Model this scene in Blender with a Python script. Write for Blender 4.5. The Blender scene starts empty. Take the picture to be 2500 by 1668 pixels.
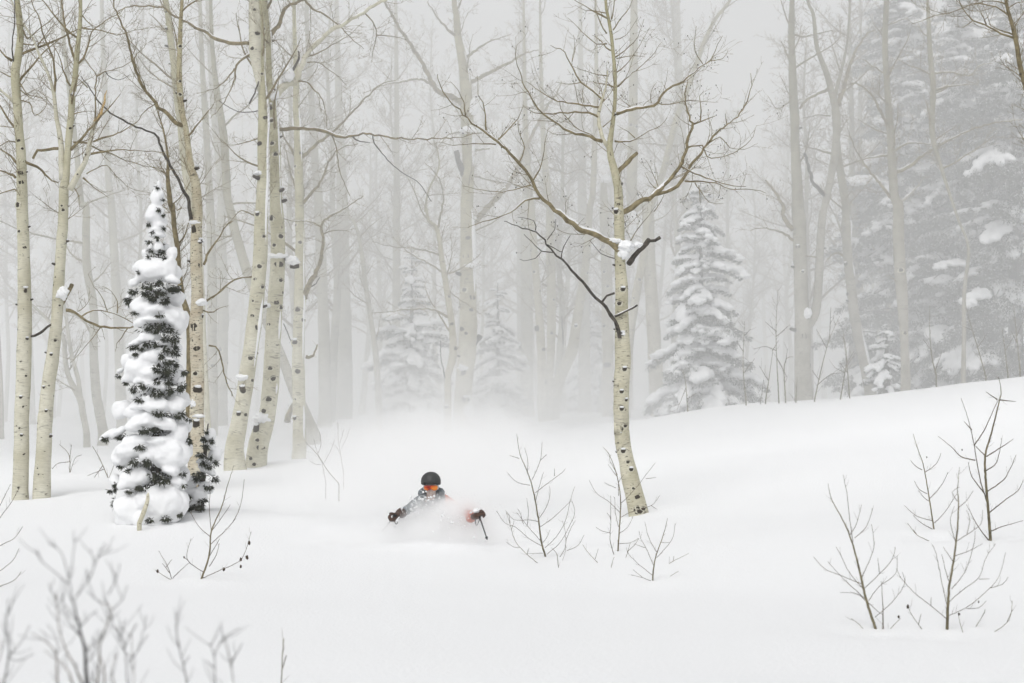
import bpy, math, random
import numpy as np
from mathutils import Vector, Matrix, noise as mnoise

scene = bpy.context.scene
C = scene.collection
R = math.radians

# ---------------------------------------------------------------- camera
W_PX, H_PX = 2500.0, 1668.0
F_PX = 60.0 / 36.0 * W_PX
CAM_Z = 2.1
PITCH = math.atan((930.0 - H_PX / 2) / F_PX)
cam_data = bpy.data.cameras.new('camera')
cam_data.lens = 60.0
cam_data.sensor_width = 36.0
cam_data.clip_start = 0.1
cam_data.clip_end = 600.0
cam_data.dof.use_dof = True
cam_data.dof.focus_distance = 23.5
cam_data.dof.aperture_fstop = 2.6
cam = bpy.data.objects.new('camera', cam_data)
cam.location = (0, 0, CAM_Z)
cam.rotation_euler = (math.pi / 2 + PITCH, 0, 0)
C.objects.link(cam)
scene.camera = cam

# ---------------------------------------------------------------- sky, sun, exposure
SUN_EL, SUN_AZ = R(58), R(200)        # behind thick cloud, high over the photographer's shoulder
world = bpy.data.worlds.new('World')
scene.world = world
world.use_nodes = True
wn, wl = world.node_tree.nodes, world.node_tree.links
wn.clear()
sky = wn.new('ShaderNodeTexSky')
sky.sky_type = 'NISHITA'
sky.sun_disc = False
sky.sun_elevation = SUN_EL
sky.sun_rotation = SUN_AZ
sky.dust_density = 4.0
sky.ozone_density = 1.0
hsv = wn.new('ShaderNodeHueSaturation')
hsv.inputs['Saturation'].default_value = 0.105
bg = wn.new('ShaderNodeBackground')
bg.inputs['Strength'].default_value = 0.15
wo = wn.new('ShaderNodeOutputWorld')
wl.new(sky.outputs[0], hsv.inputs['Color'])
wl.new(hsv.outputs[0], bg.inputs['Color'])
wl.new(bg.outputs[0], wo.inputs['Surface'])

sun_d = bpy.data.lights.new('sun', 'SUN')
sun_d.energy = 0.6
sun_d.angle = R(40)
sun_d.color = (1.0, 0.985, 0.96)
sun = bpy.data.objects.new('sun', sun_d)
sd = Vector((math.sin(SUN_AZ) * math.cos(SUN_EL), math.cos(SUN_AZ) * math.cos(SUN_EL), math.sin(SUN_EL)))
sun.rotation_euler = sd.to_track_quat('Z', 'Y').to_euler()
sun.location = (0, 0, 30)
C.objects.link(sun)

vs = scene.view_settings
vs.view_transform = 'Standard'
vs.look = 'None'
vs.exposure = -0.02
vs.gamma = 1.0
cy = scene.cycles
cy.max_bounces = 18
cy.diffuse_bounces = 3
cy.glossy_bounces = 2
cy.volume_bounces = 16
cy.transparent_max_bounces = 8
cy.use_denoising = True

# ---------------------------------------------------------------- helpers
CROPS = {'a': (0, 0, 2.8), 'b': (500, 0, 2.8), 'c': (1000, 0, 2.8), 'd': (1300, 0, 2.8), 'e': (1875, 0, 2.8),
         'f': (0, 500, 2.8), 'g': (500, 500, 2.8), 'h': (1000, 500, 2.8), 'i': (1500, 500, 2.8), 'j': (1875, 500, 2.8),
         'k': (0, 1000, 2.3472), 'l': (600, 1000, 3.9167), 'm': (1150, 1000, 3.1367), 'n': (1900, 920, 2.3067),
         'o': (920, 1130, 7.127), 'p': (220, 900, 3.9206), 'q': (0, 700, 2.96), 'r': (1440, 880, 3.92),
         's': (250, 700, 5.225), 't': (280, 440, 5.225), 'u': (1420, 560, 4.6125), 'v': (0, 0, 0.94), 'x': (0, 0, 1.0)}
CP, SP_ = math.cos(PITCH), math.sin(PITCH)


def px(crop, x, y):
    ox, oy, s = CROPS[crop]
    return ox + x / s, oy + y / s


def ray(sx, sy):
    a, b = (sx - W_PX / 2) / F_PX, (H_PX / 2 - sy) / F_PX
    return a, CP - b * SP_, SP_ + b * CP


def at(sx, sy, d):
    """the point seen at photo pixel (sx, sy) whose distance along +Y is d"""
    a, b, c = ray(sx, sy)
    k = d / b
    return Vector((a * k, d, CAM_Z + c * k))


def mpp(d):
    return d / F_PX


def link(o, parent=None):
    C.objects.link(o)
    if parent is not None:
        o.parent = parent
    return o


def thing(name, label, cat, loc, group=None):
    o = bpy.data.objects.new(name, None)
    o.location = loc
    o.empty_display_size = 0.2
    o['label'] = label
    o['category'] = cat
    if group:
        o['group'] = group
    C.objects.link(o)
    return o


class MB:
    def __init__(self, uv=False):
        self.v, self.f, self.m = [], [], []
        self.uv = [] if uv else None

    def tube(self, pts, rad, sides=3, mat=0, cap=True, wob=0.0, seed=0.0):
        n = len(pts)
        if n < 2:
            return
        v, f = self.v, self.f
        base = len(v)
        ref = Vector((0, 1, 0))
        t0 = (pts[-1] - pts[0])
        if abs(t0.normalized().y) > 0.9:
            ref = Vector((1, 0, 0))
        arc = 0.0
        arcs = []
        cs = [(math.cos(2 * math.pi * k / sides), math.sin(2 * math.pi * k / sides)) for k in range(sides)]
        for i in range(n):
            p = pts[i]
            t = pts[min(i + 1, n - 1)] - pts[max(i - 1, 0)]
            if t.length_squared < 1e-12:
                t = Vector((0, 0, 1))
            t.normalize()
            nx = t.cross(ref)
            if nx.length_squared < 1e-6:
                nx = t.cross(Vector((1, 0, 0)))
            nx.normalize()
            ny = nx.cross(t)
            if i:
                arc += (p - pts[i - 1]).length
            arcs.append(arc)
            r = rad[i]
            for k, (c, s) in enumerate(cs):
                rr = r
                if wob:
                    rr = r * (1 + wob * mnoise.noise((c * 1.3 + seed, s * 1.3 + seed * 1.7, arc * 2.2 / max(0.25, 4 * rad[0]))))
                v.append((p.x + (nx.x * c + ny.x * s) * rr, p.y + (nx.y * c + ny.y * s) * rr, p.z + (nx.z * c + ny.z * s) * rr))
        circ = 2 * math.pi * (sum(rad) / n)
        for i in range(n - 1):
            b0 = base + i * sides
            for k in range(sides):
                k2 = (k + 1) % sides
                f.append((b0 + k, b0 + k2, b0 + sides + k2, b0 + sides + k))
                self.m.append(mat)
                if self.uv is not None:
                    u0, u1 = circ * k / sides, circ * (k + 1) / sides
                    self.uv += [(u0, arcs[i]), (u1, arcs[i]), (u1, arcs[i + 1]), (u0, arcs[i + 1])]
        if cap:
            for i, rev in ((0, True), (n - 1, False)):
                b0 = base + i * sides
                q = [b0 + k for k in range(sides)]
                if rev:
                    q.reverse()
                f.append(tuple(q))
                self.m.append(mat)
                if self.uv is not None:
                    self.uv += [(0.0, arcs[i])] * sides

    def spindle(self, p, d, ln, r, mat=0):
        """a short pointed sprig"""
        v, f = self.v, self.f
        b = len(v)
        nx = d.cross(Vector((0.3, 0.2, 1)))
        if nx.length_squared < 1e-8:
            nx = Vector((1, 0, 0))
        nx.normalize()
        ny = nx.cross(d)
        q = p + d * (ln * 0.35)
        v.append(tuple(p))
        for c, s in ((1, 0), (-0.5, 0.87), (-0.5, -0.87)):
            v.append(tuple(q + nx * (r * c) + ny * (r * s)))
        v.append(tuple(p + d * ln))
        for k in range(3):
            k2 = (k + 1) % 3
            f.append((b, b + 1 + k2, b + 1 + k))
            f.append((b + 4, b + 1 + k, b + 1 + k2))
            self.m += [mat, mat]

    def blob(self, c, r3, seed=0.0, amp=0.18, freq=1.6, flat=0.0, mat=0, lv=3, rot=None):
        """a lumpy rounded mass of snow"""
        vs0, fs0 = ICO[lv]
        b = len(self.v)
        c = Vector(c)
        for x, y, z in vs0:
            n = mnoise.fractal((x * freq + seed, y * freq + seed * 0.7, z * freq - seed), 1.0, 2.0, 3)
            k = 1 + amp * n
            zz = z * k
            if flat and zz < 0:
                zz *= flat
            q = Vector((x * k * r3[0], y * k * r3[1], zz * r3[2]))
            if rot is not None:
                q = rot @ q
            q += c
            self.v.append((q.x, q.y, q.z))
        for fa in fs0:
            self.f.append((fa[0] + b, fa[1] + b, fa[2] + b))
            self.m.append(mat)

    def build(self, name, mats, parent=None, origin=None, smooth=True, kind=None):
        me = bpy.data.meshes.new(name)
        if origin is not None:
            o = origin
            a = np.array(self.v, dtype=np.float64).reshape(-1, 3) - np.array((o[0], o[1], o[2]))
            me.from_pydata(a.tolist(), [], self.f)
        else:
            me.from_pydata(self.v, [], self.f)
        if not isinstance(mats, (list, tuple)):
            mats = [mats]
        for m in mats:
            me.materials.append(m)
        n = len(self.f)
        if len(mats) > 1:
            me.polygons.foreach_set('material_index', self.m)
        if smooth:
            me.polygons.foreach_set('use_smooth', [True] * n)
        if self.uv is not None:
            ul = me.uv_layers.new(name='UVMap')
            ul.data.foreach_set('uv', [c for p in self.uv for c in p])
        me.update()
        ob = bpy.data.objects.new(name, me)
        if kind:
            ob['kind'] = kind
        link(ob, parent)
        return ob


def evaluated_mesh(me, setup):
    """run modifiers on a mesh in a small scratch scene"""
    tmp = bpy.data.scenes.new('scratch')
    ob = bpy.data.objects.new('scratch', me)
    tmp.collection.objects.link(ob)
    setup(ob)
    with bpy.context.temp_override(scene=tmp, view_layer=tmp.view_layers[0]):
        dg = bpy.context.evaluated_depsgraph_get()
        dg.update()
        out = bpy.data.meshes.new_from_object(ob.evaluated_get(dg))
    bpy.data.objects.remove(ob)
    bpy.data.scenes.remove(tmp)
    return out


def _ico(sub):
    t = (1 + 5 ** 0.5) / 2
    vs_ = [Vector(p).normalized() for p in ((-1, t, 0), (1, t, 0), (-1, -t, 0), (1, -t, 0), (0, -1, t), (0, 1, t), (0, -1, -t), (0, 1, -t), (t, 0, -1), (t, 0, 1), (-t, 0, -1), (-t, 0, 1))]
    fs = [(0, 11, 5), (0, 5, 1), (0, 1, 7), (0, 7, 10), (0, 10, 11), (1, 5, 9), (5, 11, 4), (11, 10, 2), (10, 7, 6), (7, 1, 8), (3, 9, 4), (3, 4, 2), (3, 2, 6), (3, 6, 8), (3, 8, 9), (4, 9, 5), (2, 4, 11), (6, 2, 10), (8, 6, 7), (9, 8, 1)]
    for _ in range(sub):
        cache, nf = {}, []

        def mid(i, j):
            k = (min(i, j), max(i, j))
            if k not in cache:
                vs_.append(((vs_[i] + vs_[j]) / 2).normalized())
                cache[k] = len(vs_) - 1
            return cache[k]
        for a, b, c in fs:
            x, y, z = mid(a, b), mid(b, c), mid(c, a)
            nf += [(a, x, z), (b, y, x), (c, z, y), (x, y, z)]
        fs = nf
    return [tuple(p) for p in vs_], fs


ICO = {k: _ico(k) for k in (0, 1, 2, 3, 4)}


def catmull(P, step):
    """P: list of tuples of equal length (first three are position); resampled smoothly"""
    P = [tuple(p) for p in P]
    if len(P) == 2:
        ext = [P[0], P[0], P[1], P[1]]
    else:
        ext = [P[0]] + P + [P[-1]]
    out = []
    for i in range(1, len(ext) - 2):
        p0, p1, p2, p3 = ext[i - 1], ext[i], ext[i + 1], ext[i + 2]
        ln = math.dist(p1[:3], p2[:3])
        n = max(1, int(round(ln / step)))
        for k in range(n):
            t = k / n
            t2, t3 = t * t, t * t * t
            out.append(tuple(0.5 * ((2 * b) + (-a + c) * t + (2 * a - 5 * b + 4 * c - d) * t2 + (-a + 3 * b - 3 * c + d) * t3) for a, b, c, d in zip(p0, p1, p2, p3)))
    out.append(P[-1])
    return out


# ---------------------------------------------------------------- materials
def new_mat(name):
    m = bpy.data.materials.new(name)
    m.use_nodes = True
    nt = m.node_tree
    b = nt.nodes['Principled BSDF']
    return m, nt, b


def nnode(nt, t, **kw):
    n = nt.nodes.new(t)
    for k, val in kw.items():
        setattr(n, k, val)
    return n


def ramp(nt, src, stops):
    r = nt.nodes.new('ShaderNodeValToRGB')
    el = r.color_ramp.elements
    while len(el) < len(stops):
        el.new(0.5)
    for e, (p, c) in zip(el, stops):
        e.position = p
        e.color = c if len(c) == 4 else (*c, 1)
    nt.links.new(src, r.inputs['Fac'])
    return r.outputs['Color']


def tex_noise(nt, vec, scale, detail=3.0, rough=0.55):
    n = nt.nodes.new('ShaderNodeTexNoise')
    n.inputs['Scale'].default_value = scale
    n.inputs['Detail'].default_value = detail
    n.inputs['Roughness'].default_value = rough
    if vec is not None:
        nt.links.new(vec, n.inputs['Vector'])
    return n.outputs['Fac']


def mapping(nt, src, sc):
    m = nt.nodes.new('ShaderNodeMapping')
    m.inputs['Scale'].default_value = sc
    nt.links.new(src, m.inputs['Vector'])
    return m.outputs[0]


def mixc(nt, fac, a, b, mode='MIX'):
    m = nt.nodes.new('ShaderNodeMix')
    m.data_type = 'RGBA'
    m.blend_type = mode
    for sock, val in ((m.inputs[0], fac), (m.inputs[6], a), (m.inputs[7], b)):
        if isinstance(val, (int, float)):
            sock.default_value = val
        elif isinstance(val, tuple):
            sock.default_value = (*val, 1) if len(val) == 3 else val
        else:
            nt.links.new(val, sock)
    return m.outputs[2]


def bump(nt, b, h, strength, dist):
    n = nt.nodes.new('ShaderNodeBump')
    n.inputs['Strength'].default_value = strength
    n.inputs['Distance'].default_value = dist
    nt.links.new(h, n.inputs['Height'])
    nt.links.new(n.outputs[0], b.inputs['Normal'])


def mat_bark(name, pale, tan, dark=(0.05, 0.045, 0.035), fleck=0.68, lines=1.0, mott=2.3):
    m, nt, b = new_mat(name)
    tc = nt.nodes.new('ShaderNodeTexCoord')
    uv, ob = tc.outputs['UV'], tc.outputs['Object']
    base = ramp(nt, tex_noise(nt, ob, mott, 4.0, 0.6), [(0.33, tan), (0.62, pale)])
    fine = tex_noise(nt, mapping(nt, uv, (14, 60, 1)), 1.0, 3.0, 0.6)
    base = mixc(nt, ramp(nt, fine, [(0.45, (0, 0, 0)), (0.75, (0.4 * lines,) * 3)]), base, tuple(c * 0.5 for c in tan))
    rings = tex_noise(nt, mapping(nt, uv, (2.2, 13, 1)), 1.0, 2.0, 0.5)
    rg = ramp(nt, rings, [(0.478, (0, 0, 0)), (0.497, (0.75 * lines,) * 3), (0.503, (0.75 * lines,) * 3), (0.522, (0, 0, 0))])
    brk = ramp(nt, tex_noise(nt, mapping(nt, uv, (5, 5, 1)), 1.0, 2.0), [(0.5, (0, 0, 0)), (0.6, (1, 1, 1))])
    rg = mixc(nt, 1.0, rg, brk, 'MULTIPLY')
    base = mixc(nt, rg, base, tuple(c * 2.2 for c in dark))
    fl = tex_noise(nt, mapping(nt, uv, (22, 48, 1)), 1.0, 2.0, 0.5)
    base = mixc(nt, ramp(nt, fl, [(fleck, (0, 0, 0)), (fleck + 0.035, (0.9, 0.9, 0.9))]), base, dark)
    sep = nt.nodes.new('ShaderNodeSeparateXYZ')
    nt.links.new(uv, sep.inputs[0])
    mr = nt.nodes.new('ShaderNodeMapRange')       # younger bark higher up is greener
    mr.inputs['From Min'].default_value = 3.0
    mr.inputs['From Max'].default_value = 8.0
    nt.links.new(sep.outputs['Y'], mr.inputs['Value'])
    base = mixc(nt, mr.outputs[0], base, mixc(nt, 1.0, base, (0.72, 0.71, 0.58), 'MULTIPLY'))
    nt.links.new(base, b.inputs['Base Color'])
    b.inputs['Roughness'].default_value = 0.85
    b.inputs['Specular IOR Level'].default_value = 0.2
    bump(nt, b, fine, 0.35, 0.01)
    return m


def mat_plain(name, c0, c1, scale=8.0, rough=0.85, bmp=0.0, spec=0.25):
    m, nt, b = new_mat(name)
    tc = nt.nodes.new('ShaderNodeTexCoord')
    n = tex_noise(nt, tc.outputs['Object'], scale, 4.0, 0.6)
    nt.links.new(ramp(nt, n, [(0.35, c0), (0.65, c1)]), b.inputs['Base Color'])
    b.inputs['Roughness'].default_value = rough
    b.inputs['Specular IOR Level'].default_value = spec
    if bmp:
        bump(nt, b, n, bmp, 0.02)
    return m


M_BARK = mat_bark('aspen_bark', (0.67, 0.65, 0.545), (0.51, 0.485, 0.375))
M_BARK_MAIN = mat_bark('aspen_bark_yellow', (0.63, 0.60, 0.48), (0.43, 0.405, 0.29), fleck=0.64, lines=1.2)
M_BARK_SCALY = mat_bark('aspen_bark_scaly', (0.66, 0.62, 0.50), (0.50, 0.43, 0.32), fleck=0.62, lines=1.3, mott=5.0)
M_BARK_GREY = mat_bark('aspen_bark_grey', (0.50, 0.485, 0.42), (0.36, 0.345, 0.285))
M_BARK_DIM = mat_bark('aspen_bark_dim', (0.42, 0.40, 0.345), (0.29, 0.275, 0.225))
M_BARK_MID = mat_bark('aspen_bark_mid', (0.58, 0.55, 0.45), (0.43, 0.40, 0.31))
M_LIMB = mat_plain('limb_bark', (0.125, 0.10, 0.052), (0.29, 0.245, 0.14), 13.0)
M_TWIG = mat_plain('twig_bark', (0.17, 0.14, 0.085), (0.31, 0.26, 0.165), 6.0)
M_DEAD = mat_plain('dead_wood', (0.025, 0.022, 0.018), (0.11, 0.095, 0.075), 22.0, bmp=0.4)
M_KNOT = mat_plain('knot_wood', (0.02, 0.018, 0.014), (0.085, 0.07, 0.05), 30.0, bmp=0.5)
M_SPLIT = mat_plain('torn_wood', (0.50, 0.33, 0.13), (0.68, 0.50, 0.26), 30.0)
M_STEM = mat_plain('sapling_bark', (0.10, 0.085, 0.05), (0.23, 0.20, 0.12), 14.0)
M_SHOOT = mat_plain('shoot_bark', (0.085, 0.07, 0.055), (0.17, 0.135, 0.095), 14.0)
M_SHRUB = mat_plain('shrub_bark', (0.012, 0.011, 0.011), (0.04, 0.036, 0.033), 14.0)
M_NEEDLE = mat_plain('spruce_needle', (0.022, 0.028, 0.018), (0.065, 0.070, 0.042), 14.0, rough=0.7)
M_LEAF = mat_plain('dead_leaf', (0.03, 0.022, 0.015), (0.08, 0.055, 0.035), 30.0)


def mat_snow(name, col, bsc, bst):
    m, nt, b = new_mat(name)
    tc = nt.nodes.new('ShaderNodeTexCoord')
    b.inputs['Base Color'].default_value = (*col, 1)
    b.inputs['Roughness'].default_value = 0.75
    b.inputs['Specular IOR Level'].default_value = 0.15
    n = tex_noise(nt, tc.outputs['Object'], bsc, 5.0, 0.65)
    bump(nt, b, n, bst, 0.02)
    return m


M_SNOW = mat_snow('snow', (0.825, 0.832, 0.838), 26.0, 0.7)
M_SNOW_CAP = mat_snow('snow_on_branch', (0.83, 0.836, 0.842), 22.0, 0.4)
# ---------------------------------------------------------------- the snow slope
GROUND_PTS = [  # photo pixel x, y and distance of points on the snow
    (0, 1668, 11), (600, 1668, 11), (1250, 1668, 11), (1900, 1668, 11), (2500, 1668, 11),
    (0, 1480, 15.5), (0, 1300, 21.5), (48, 1213, 26), (-250, 1215, 26), (-200, 1500, 15), (103, 1207, 26), (385, 1272, 23), (240, 1270, 23), (500, 1245, 23.6),
    (492, 1413, 18), (560, 1145, 33), (624, 1141, 33), (730, 1127, 40), (215, 1118, 38), (30, 1120, 38), (247, 1102, 43), (900, 1108, 38),
    (1060, 1335, 21), (1060, 1230, 26), (1333, 1363, 20), (1508, 1349, 20.5), (1595, 1421, 17.5), (1560, 1258, 24.5), (1300, 1150, 32),
    (2138, 1540, 13), (2311, 1540, 13), (2280, 1321, 18), (2418, 1321, 18), (1900, 1300, 20), (1800, 1450, 16), (2450, 1120, 26), (2100, 1120, 27), (1800, 1120, 29),
    (800, 1080, 46), (1000, 1072, 44), (1250, 1058, 44), (1480, 1040, 42), (1700, 1003, 42), (1830, 985, 42), (1960, 978, 42), (2080, 968, 41), (2200, 952, 40), (2350, 935, 39), (2500, 914, 38), (2800, 885, 38),
    (450, 1430, 17.5), (1000, 1500, 15), (1500, 1550, 13.5), (700, 1250, 25),
]
pts = [tuple(at(x, y, d)) for x, y, d in GROUND_PTS]
pts += [(-3, 4, 0.1), (3, 4, 0.1), (0, -8, 0.0), (-14, 8, 0.0), (14, 8, 0.7), (22, 24, 2.2), (-25, 25, 0.3), (-20, 45, 0.4), (30, 45, 3.2),
        (-30, 70, 0.2), (0, 60, 0.75), (0, 75, 0.7), (8, 54, 1.1), (14, 56, 1.5), (20, 56, 2.0), (20, 75, 1.2), (40, 80, 2.0), (-30, 110, 0.2), (0, 110, 0.5), (40, 110, 1.2), (-60, 50, 0.2), (-60, 120, 0), (65, 60, 3), (65, 120, 1.5), (0, 160, 0.4), (-60, 160, 0), (65, 160, 1.2), (-40, -8, 0), (40, -8, 0.8)]
PA = np.array(pts)


def _phi(r2):
    return 0.5 * r2 * np.log(r2 + 1e-9)


_n = len(PA)
_K = _phi(((PA[:, None, :2] - PA[None, :, :2]) ** 2).sum(-1)) + np.eye(_n) * 0.02
_Q = np.hstack([np.ones((_n, 1)), PA[:, :2]])
_S = np.vstack([np.hstack([_K, _Q]), np.hstack([_Q.T, np.zeros((3, 3))])])
_sol = np.linalg.solve(_S, np.concatenate([PA[:, 2], np.zeros(3)]))
WELLS = []   # x, y, radius, height: hollows and little mounds at stems
for wx, wy, rr, hh in ((2138, 1540, .22, -.07), (2311, 1540, .26, -.08), (2418, 1321, .3, -.10), (2275, 1300, .3, -.08), (1333, 1363, .25, .05), (1508, 1352, .3, .06), (1560, 1262, .45, -.12), (492, 1413, .3, .05), (1595, 1424, .25, .05), (1060, 1345, .6, .10), (48, 1213, .4, -.07), (103, 1207, .4, -.07), (560, 1145, .5, -.07), (624, 1141, .5, -.07), (730, 1127, .5, -.07), (385, 1272, .7, .05), (1600, 1250, .5, .10)):
    dd = min(GROUND_PTS, key=lambda g: (g[0] - wx) ** 2 + (g[1] - wy) ** 2)[2]
    w3 = at(wx, wy, dd)
    WELLS.append((w3.x, w3.y + (0.12 if hh < 0 else 0), rr, hh))


def ground_z(X, Y):
    X, Y = np.atleast_1d(np.asarray(X, float)), np.atleast_1d(np.asarray(Y, float))
    out = np.empty(X.shape)
    for s in range(0, len(X), 20000):
        x, y = X[s:s + 20000], Y[s:s + 20000]
        r2 = (x[:, None] - PA[None, :, 0]) ** 2 + (y[:, None] - PA[None, :, 1]) ** 2
        z = _phi(r2) @ _sol[:_n] + _sol[_n] + _sol[_n + 1] * x + _sol[_n + 2] * y
        z += 0.05 * np.sin(x * 0.42 + 0.9 * np.sin(y * .31 + 1)) * np.sin(y * 0.36 + 0.4 * np.sin(x * .5)) + 0.022 * np.sin(x * 1.1 + 0.6 * np.sin(y * .7)) * np.sin(y * 0.55 + 1.3) + 0.012 * np.sin(x * 2.3 + y * 1.1) * np.sin(y * 1.4 - x * .6)
        for wx, wy, rr, hh in WELLS:
            q = ((x - wx) ** 2 + (y - wy) ** 2) / rr ** 2
            z += hh * np.exp(-q)
        out[s:s + 20000] = z
    return out


def gz(x, y):
    return float(ground_z([x], [y])[0])


def ground_hit(sx, sy, dmax=60.0):
    a, b, c = ray(sx, sy)
    ds = np.arange(6.0, dmax, 0.1)
    zz = CAM_Z + c / b * ds
    g = ground_z(a / b * ds, ds)
    idx = np.nonzero(zz <= g)[0]
    d = ds[idx[0]] if len(idx) else None
    return d


def build_ground():
    xs = np.concatenate([np.arange(-80, -16, 2.0), np.arange(-16, 18, 0.2), np.arange(18, 82, 2.0)])
    ys = np.concatenate([np.arange(-10, 8, 1.0), np.arange(8, 30, 0.17), np.arange(30, 50, 0.25), np.arange(50, 170, 3.0)])
    gx, gy = np.meshgrid(xs, ys)
    z = ground_z(gx.ravel(), gy.ravel())
    nx, ny = len(xs), len(ys)
    me = bpy.data.meshes.new('snow_ground')
    co = np.stack([gx.ravel(), gy.ravel(), z], 1)
    idx = np.arange(nx * ny).reshape(ny, nx)
    fa = np.stack([idx[:-1, :-1].ravel(), idx[:-1, 1:].ravel(), idx[1:, 1:].ravel(), idx[1:, :-1].ravel()], 1)
    me.from_pydata(co.tolist(), [], fa.tolist())
    me.polygons.foreach_set('use_smooth', [True] * len(me.polygons))
    me.materials.append(M_SNOW)
    o = bpy.data.objects.new('snow_ground', me)
    o['kind'] = 'structure'
    link(o)


build_ground()
# ---------------------------------------------------------------- aspens
UP = Vector((0, 0, 1))


def rand_dir(rng, t, ang):
    a = rng.uniform(0, 2 * math.pi)
    n = t.orthogonal().normalized()
    b = t.cross(n)
    return (t * math.cos(ang) + (n * math.cos(a) + b * math.sin(a)) * math.sin(ang)).normalized()


def grow(mb, P, Rr, rng, level, dens, lmax, rmin, tips=None, up=0.10, t0=0.12, sides=3):
    """curved side twigs along a limb P with radii Rr"""
    n = len(P)
    L = sum((P[i + 1] - P[i]).length for i in range(n - 1))
    if L < 0.08:
        return
    cnt = L * dens
    cnt = int(cnt) + (1 if rng.random() < cnt - int(cnt) else 0)
    for k in range(cnt):
        t = t0 + (1 - t0) * (k + rng.random()) / cnt
        fi = min(t * (n - 1), n - 1.001)
        i = int(fi)
        p = P[i].lerp(P[i + 1], fi - i)
        tg = (P[min(i + 1, n - 1)] - P[i])
        if tg.length_squared < 1e-10:
            continue
        tg.normalize()
        rp = Rr[i] + (Rr[i + 1] - Rr[i]) * (fi - i)
        ln = min(lmax, L * 0.75) * rng.uniform(0.35, 1.0) * (1.05 - 0.45 * t)
        if ln < 0.05:
            continue
        d = rand_dir(rng, tg, rng.uniform(0.5, 1.15))
        seg = max(3, min(7, int(ln / (0.09 if rmin < 0.0034 else 0.15))))
        r = max(rmin, min(rp * 0.55, 0.0035 + 0.0075 * ln))
        q = [p.copy()]
        rr = [r]
        curl = Vector((rng.uniform(-1, 1), rng.uniform(-1, 1), rng.uniform(-.5, .5))) * 0.16
        for s in range(seg):
            d = (d + UP * up + curl + Vector((rng.uniform(-1, 1), rng.uniform(-1, 1), rng.uniform(-1, 1))) * 0.17).normalized()
            q.append(q[-1] + d * (ln / seg))
            rr.append(max(rmin * 0.7, r * (1 - 0.8 * (s + 1) / seg)))
        mb.tube(q, rr, sides, cap=False)
        if level > 0:
            grow(mb, q, rr, rng, level - 1, dens * 1.7, ln * 0.62, rmin, tips, up, 0.1)
        elif tips is not None:
            tips.append(q[-1])


KNOTS = []


def make_knot_meshes():
    """bark eyes: dark core, raised lip and brow arcs"""
    rng = random.Random(5)
    for var in range(6):
        mb = MB()
        seg = 12
        asp = rng.uniform(0.85, 1.25)
        prof = [(0.0, 0.34, 1), (0.4, 0.45, 1), (0.74, 0.32, 1), (0.9, 0.14, 1), (1.02, 0.20, 0), (1.25, 0.08, 0), (1.5, -0.25, 0)]
        if var in (2, 5):
            prof = [(0.0, 0.02, 1), (0.4, 0.10, 1), (0.7, 0.05, 1), (0.95, 0.10, 1), (1.15, -0.15, 1)]
        rings = []
        for r, z, _m in prof:
            ring = []
            for k in range(seg if r > 0 else 1):
                a = 2 * math.pi * k / seg
                w = 1 + 0.34 * mnoise.noise((math.cos(a) * 1.5 + var * 3, math.sin(a) * 1.5, r * 2))
                mb.v.append((math.cos(a) * r * w * asp, math.sin(a) * r * w, z))
                ring.append(len(mb.v) - 1)
            rings.append(ring)
        for j in range(len(rings) - 1):
            a, b = rings[j], rings[j + 1]
            for k in range(seg):
                k2 = (k + 1) % seg
                if len(a) == 1:
                    mb.f.append((a[0], b[k], b[k2]))
                else:
                    mb.f.append((a[k], b[k], b[k2], a[k2]))
                mb.m.append(1 if prof[j + 1][2] else 0)
        # brow arcs running down both sides
        if var in (1, 3):
            for q in range(1):
                P, Q = [], []
                wd = 2.3 + 0.5 * q
                for k in range(9):
                    t = -1 + 2 * k / 8
                    P.append(Vector((t * wd, 1.25 + 0.35 * q - 1.25 * abs(t) ** 1.5, 0.16 - 0.33 * t * t)))
                    Q.append(0.13 * (1 - 0.75 * abs(t)) + 0.02)
                mb.tube(P, Q, 4, mat=1)
        ob = mb.build('knot', [M_BARK, M_KNOT])
        KNOTS.append(ob.data)
        bpy.data.objects.remove(ob)
    mb = MB()
    mb.blob((0.05, 0.98, 0.18), (1.0, 0.42, 0.5), seed=3.1, amp=0.35, lv=2)
    ob = mb.build('snow_cap', [M_SNOW_CAP])
    KNOTS.append(ob.data)
    bpy.data.objects.remove(ob)


make_knot_meshes()


class Trunk:
    """trunk traced in the photograph: list of (sx, sy, width px) from the snow upward"""

    def __init__(self, spec, depth, lean=0.0):
        self.px = []
        for crop, rows in spec:
            sc = CROPS[crop][2]
            for x, y, w in rows:
                sx, sy = px(crop, x, y)
                self.px.append((sx, sy, w / sc))
        self.d = depth
        base_y = self.px[0][1]
        raw = []
        for sx, sy, w in self.px:
            d = depth + lean * (base_y - sy) * mpp(depth)
            p = at(sx, sy, d)
            raw.append((p.x, p.y, p.z, w * 0.5 * mpp(d), sx, sy))
        self.raw = raw
        self.sm = catmull(raw, 0.16)
        self.base = Vector(raw[0][:3])

    def near(self, sx, sy):
        return min(self.sm, key=lambda s: (s[4] - sx) ** 2 * 0.15 + (s[5] - sy) ** 2)


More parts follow.
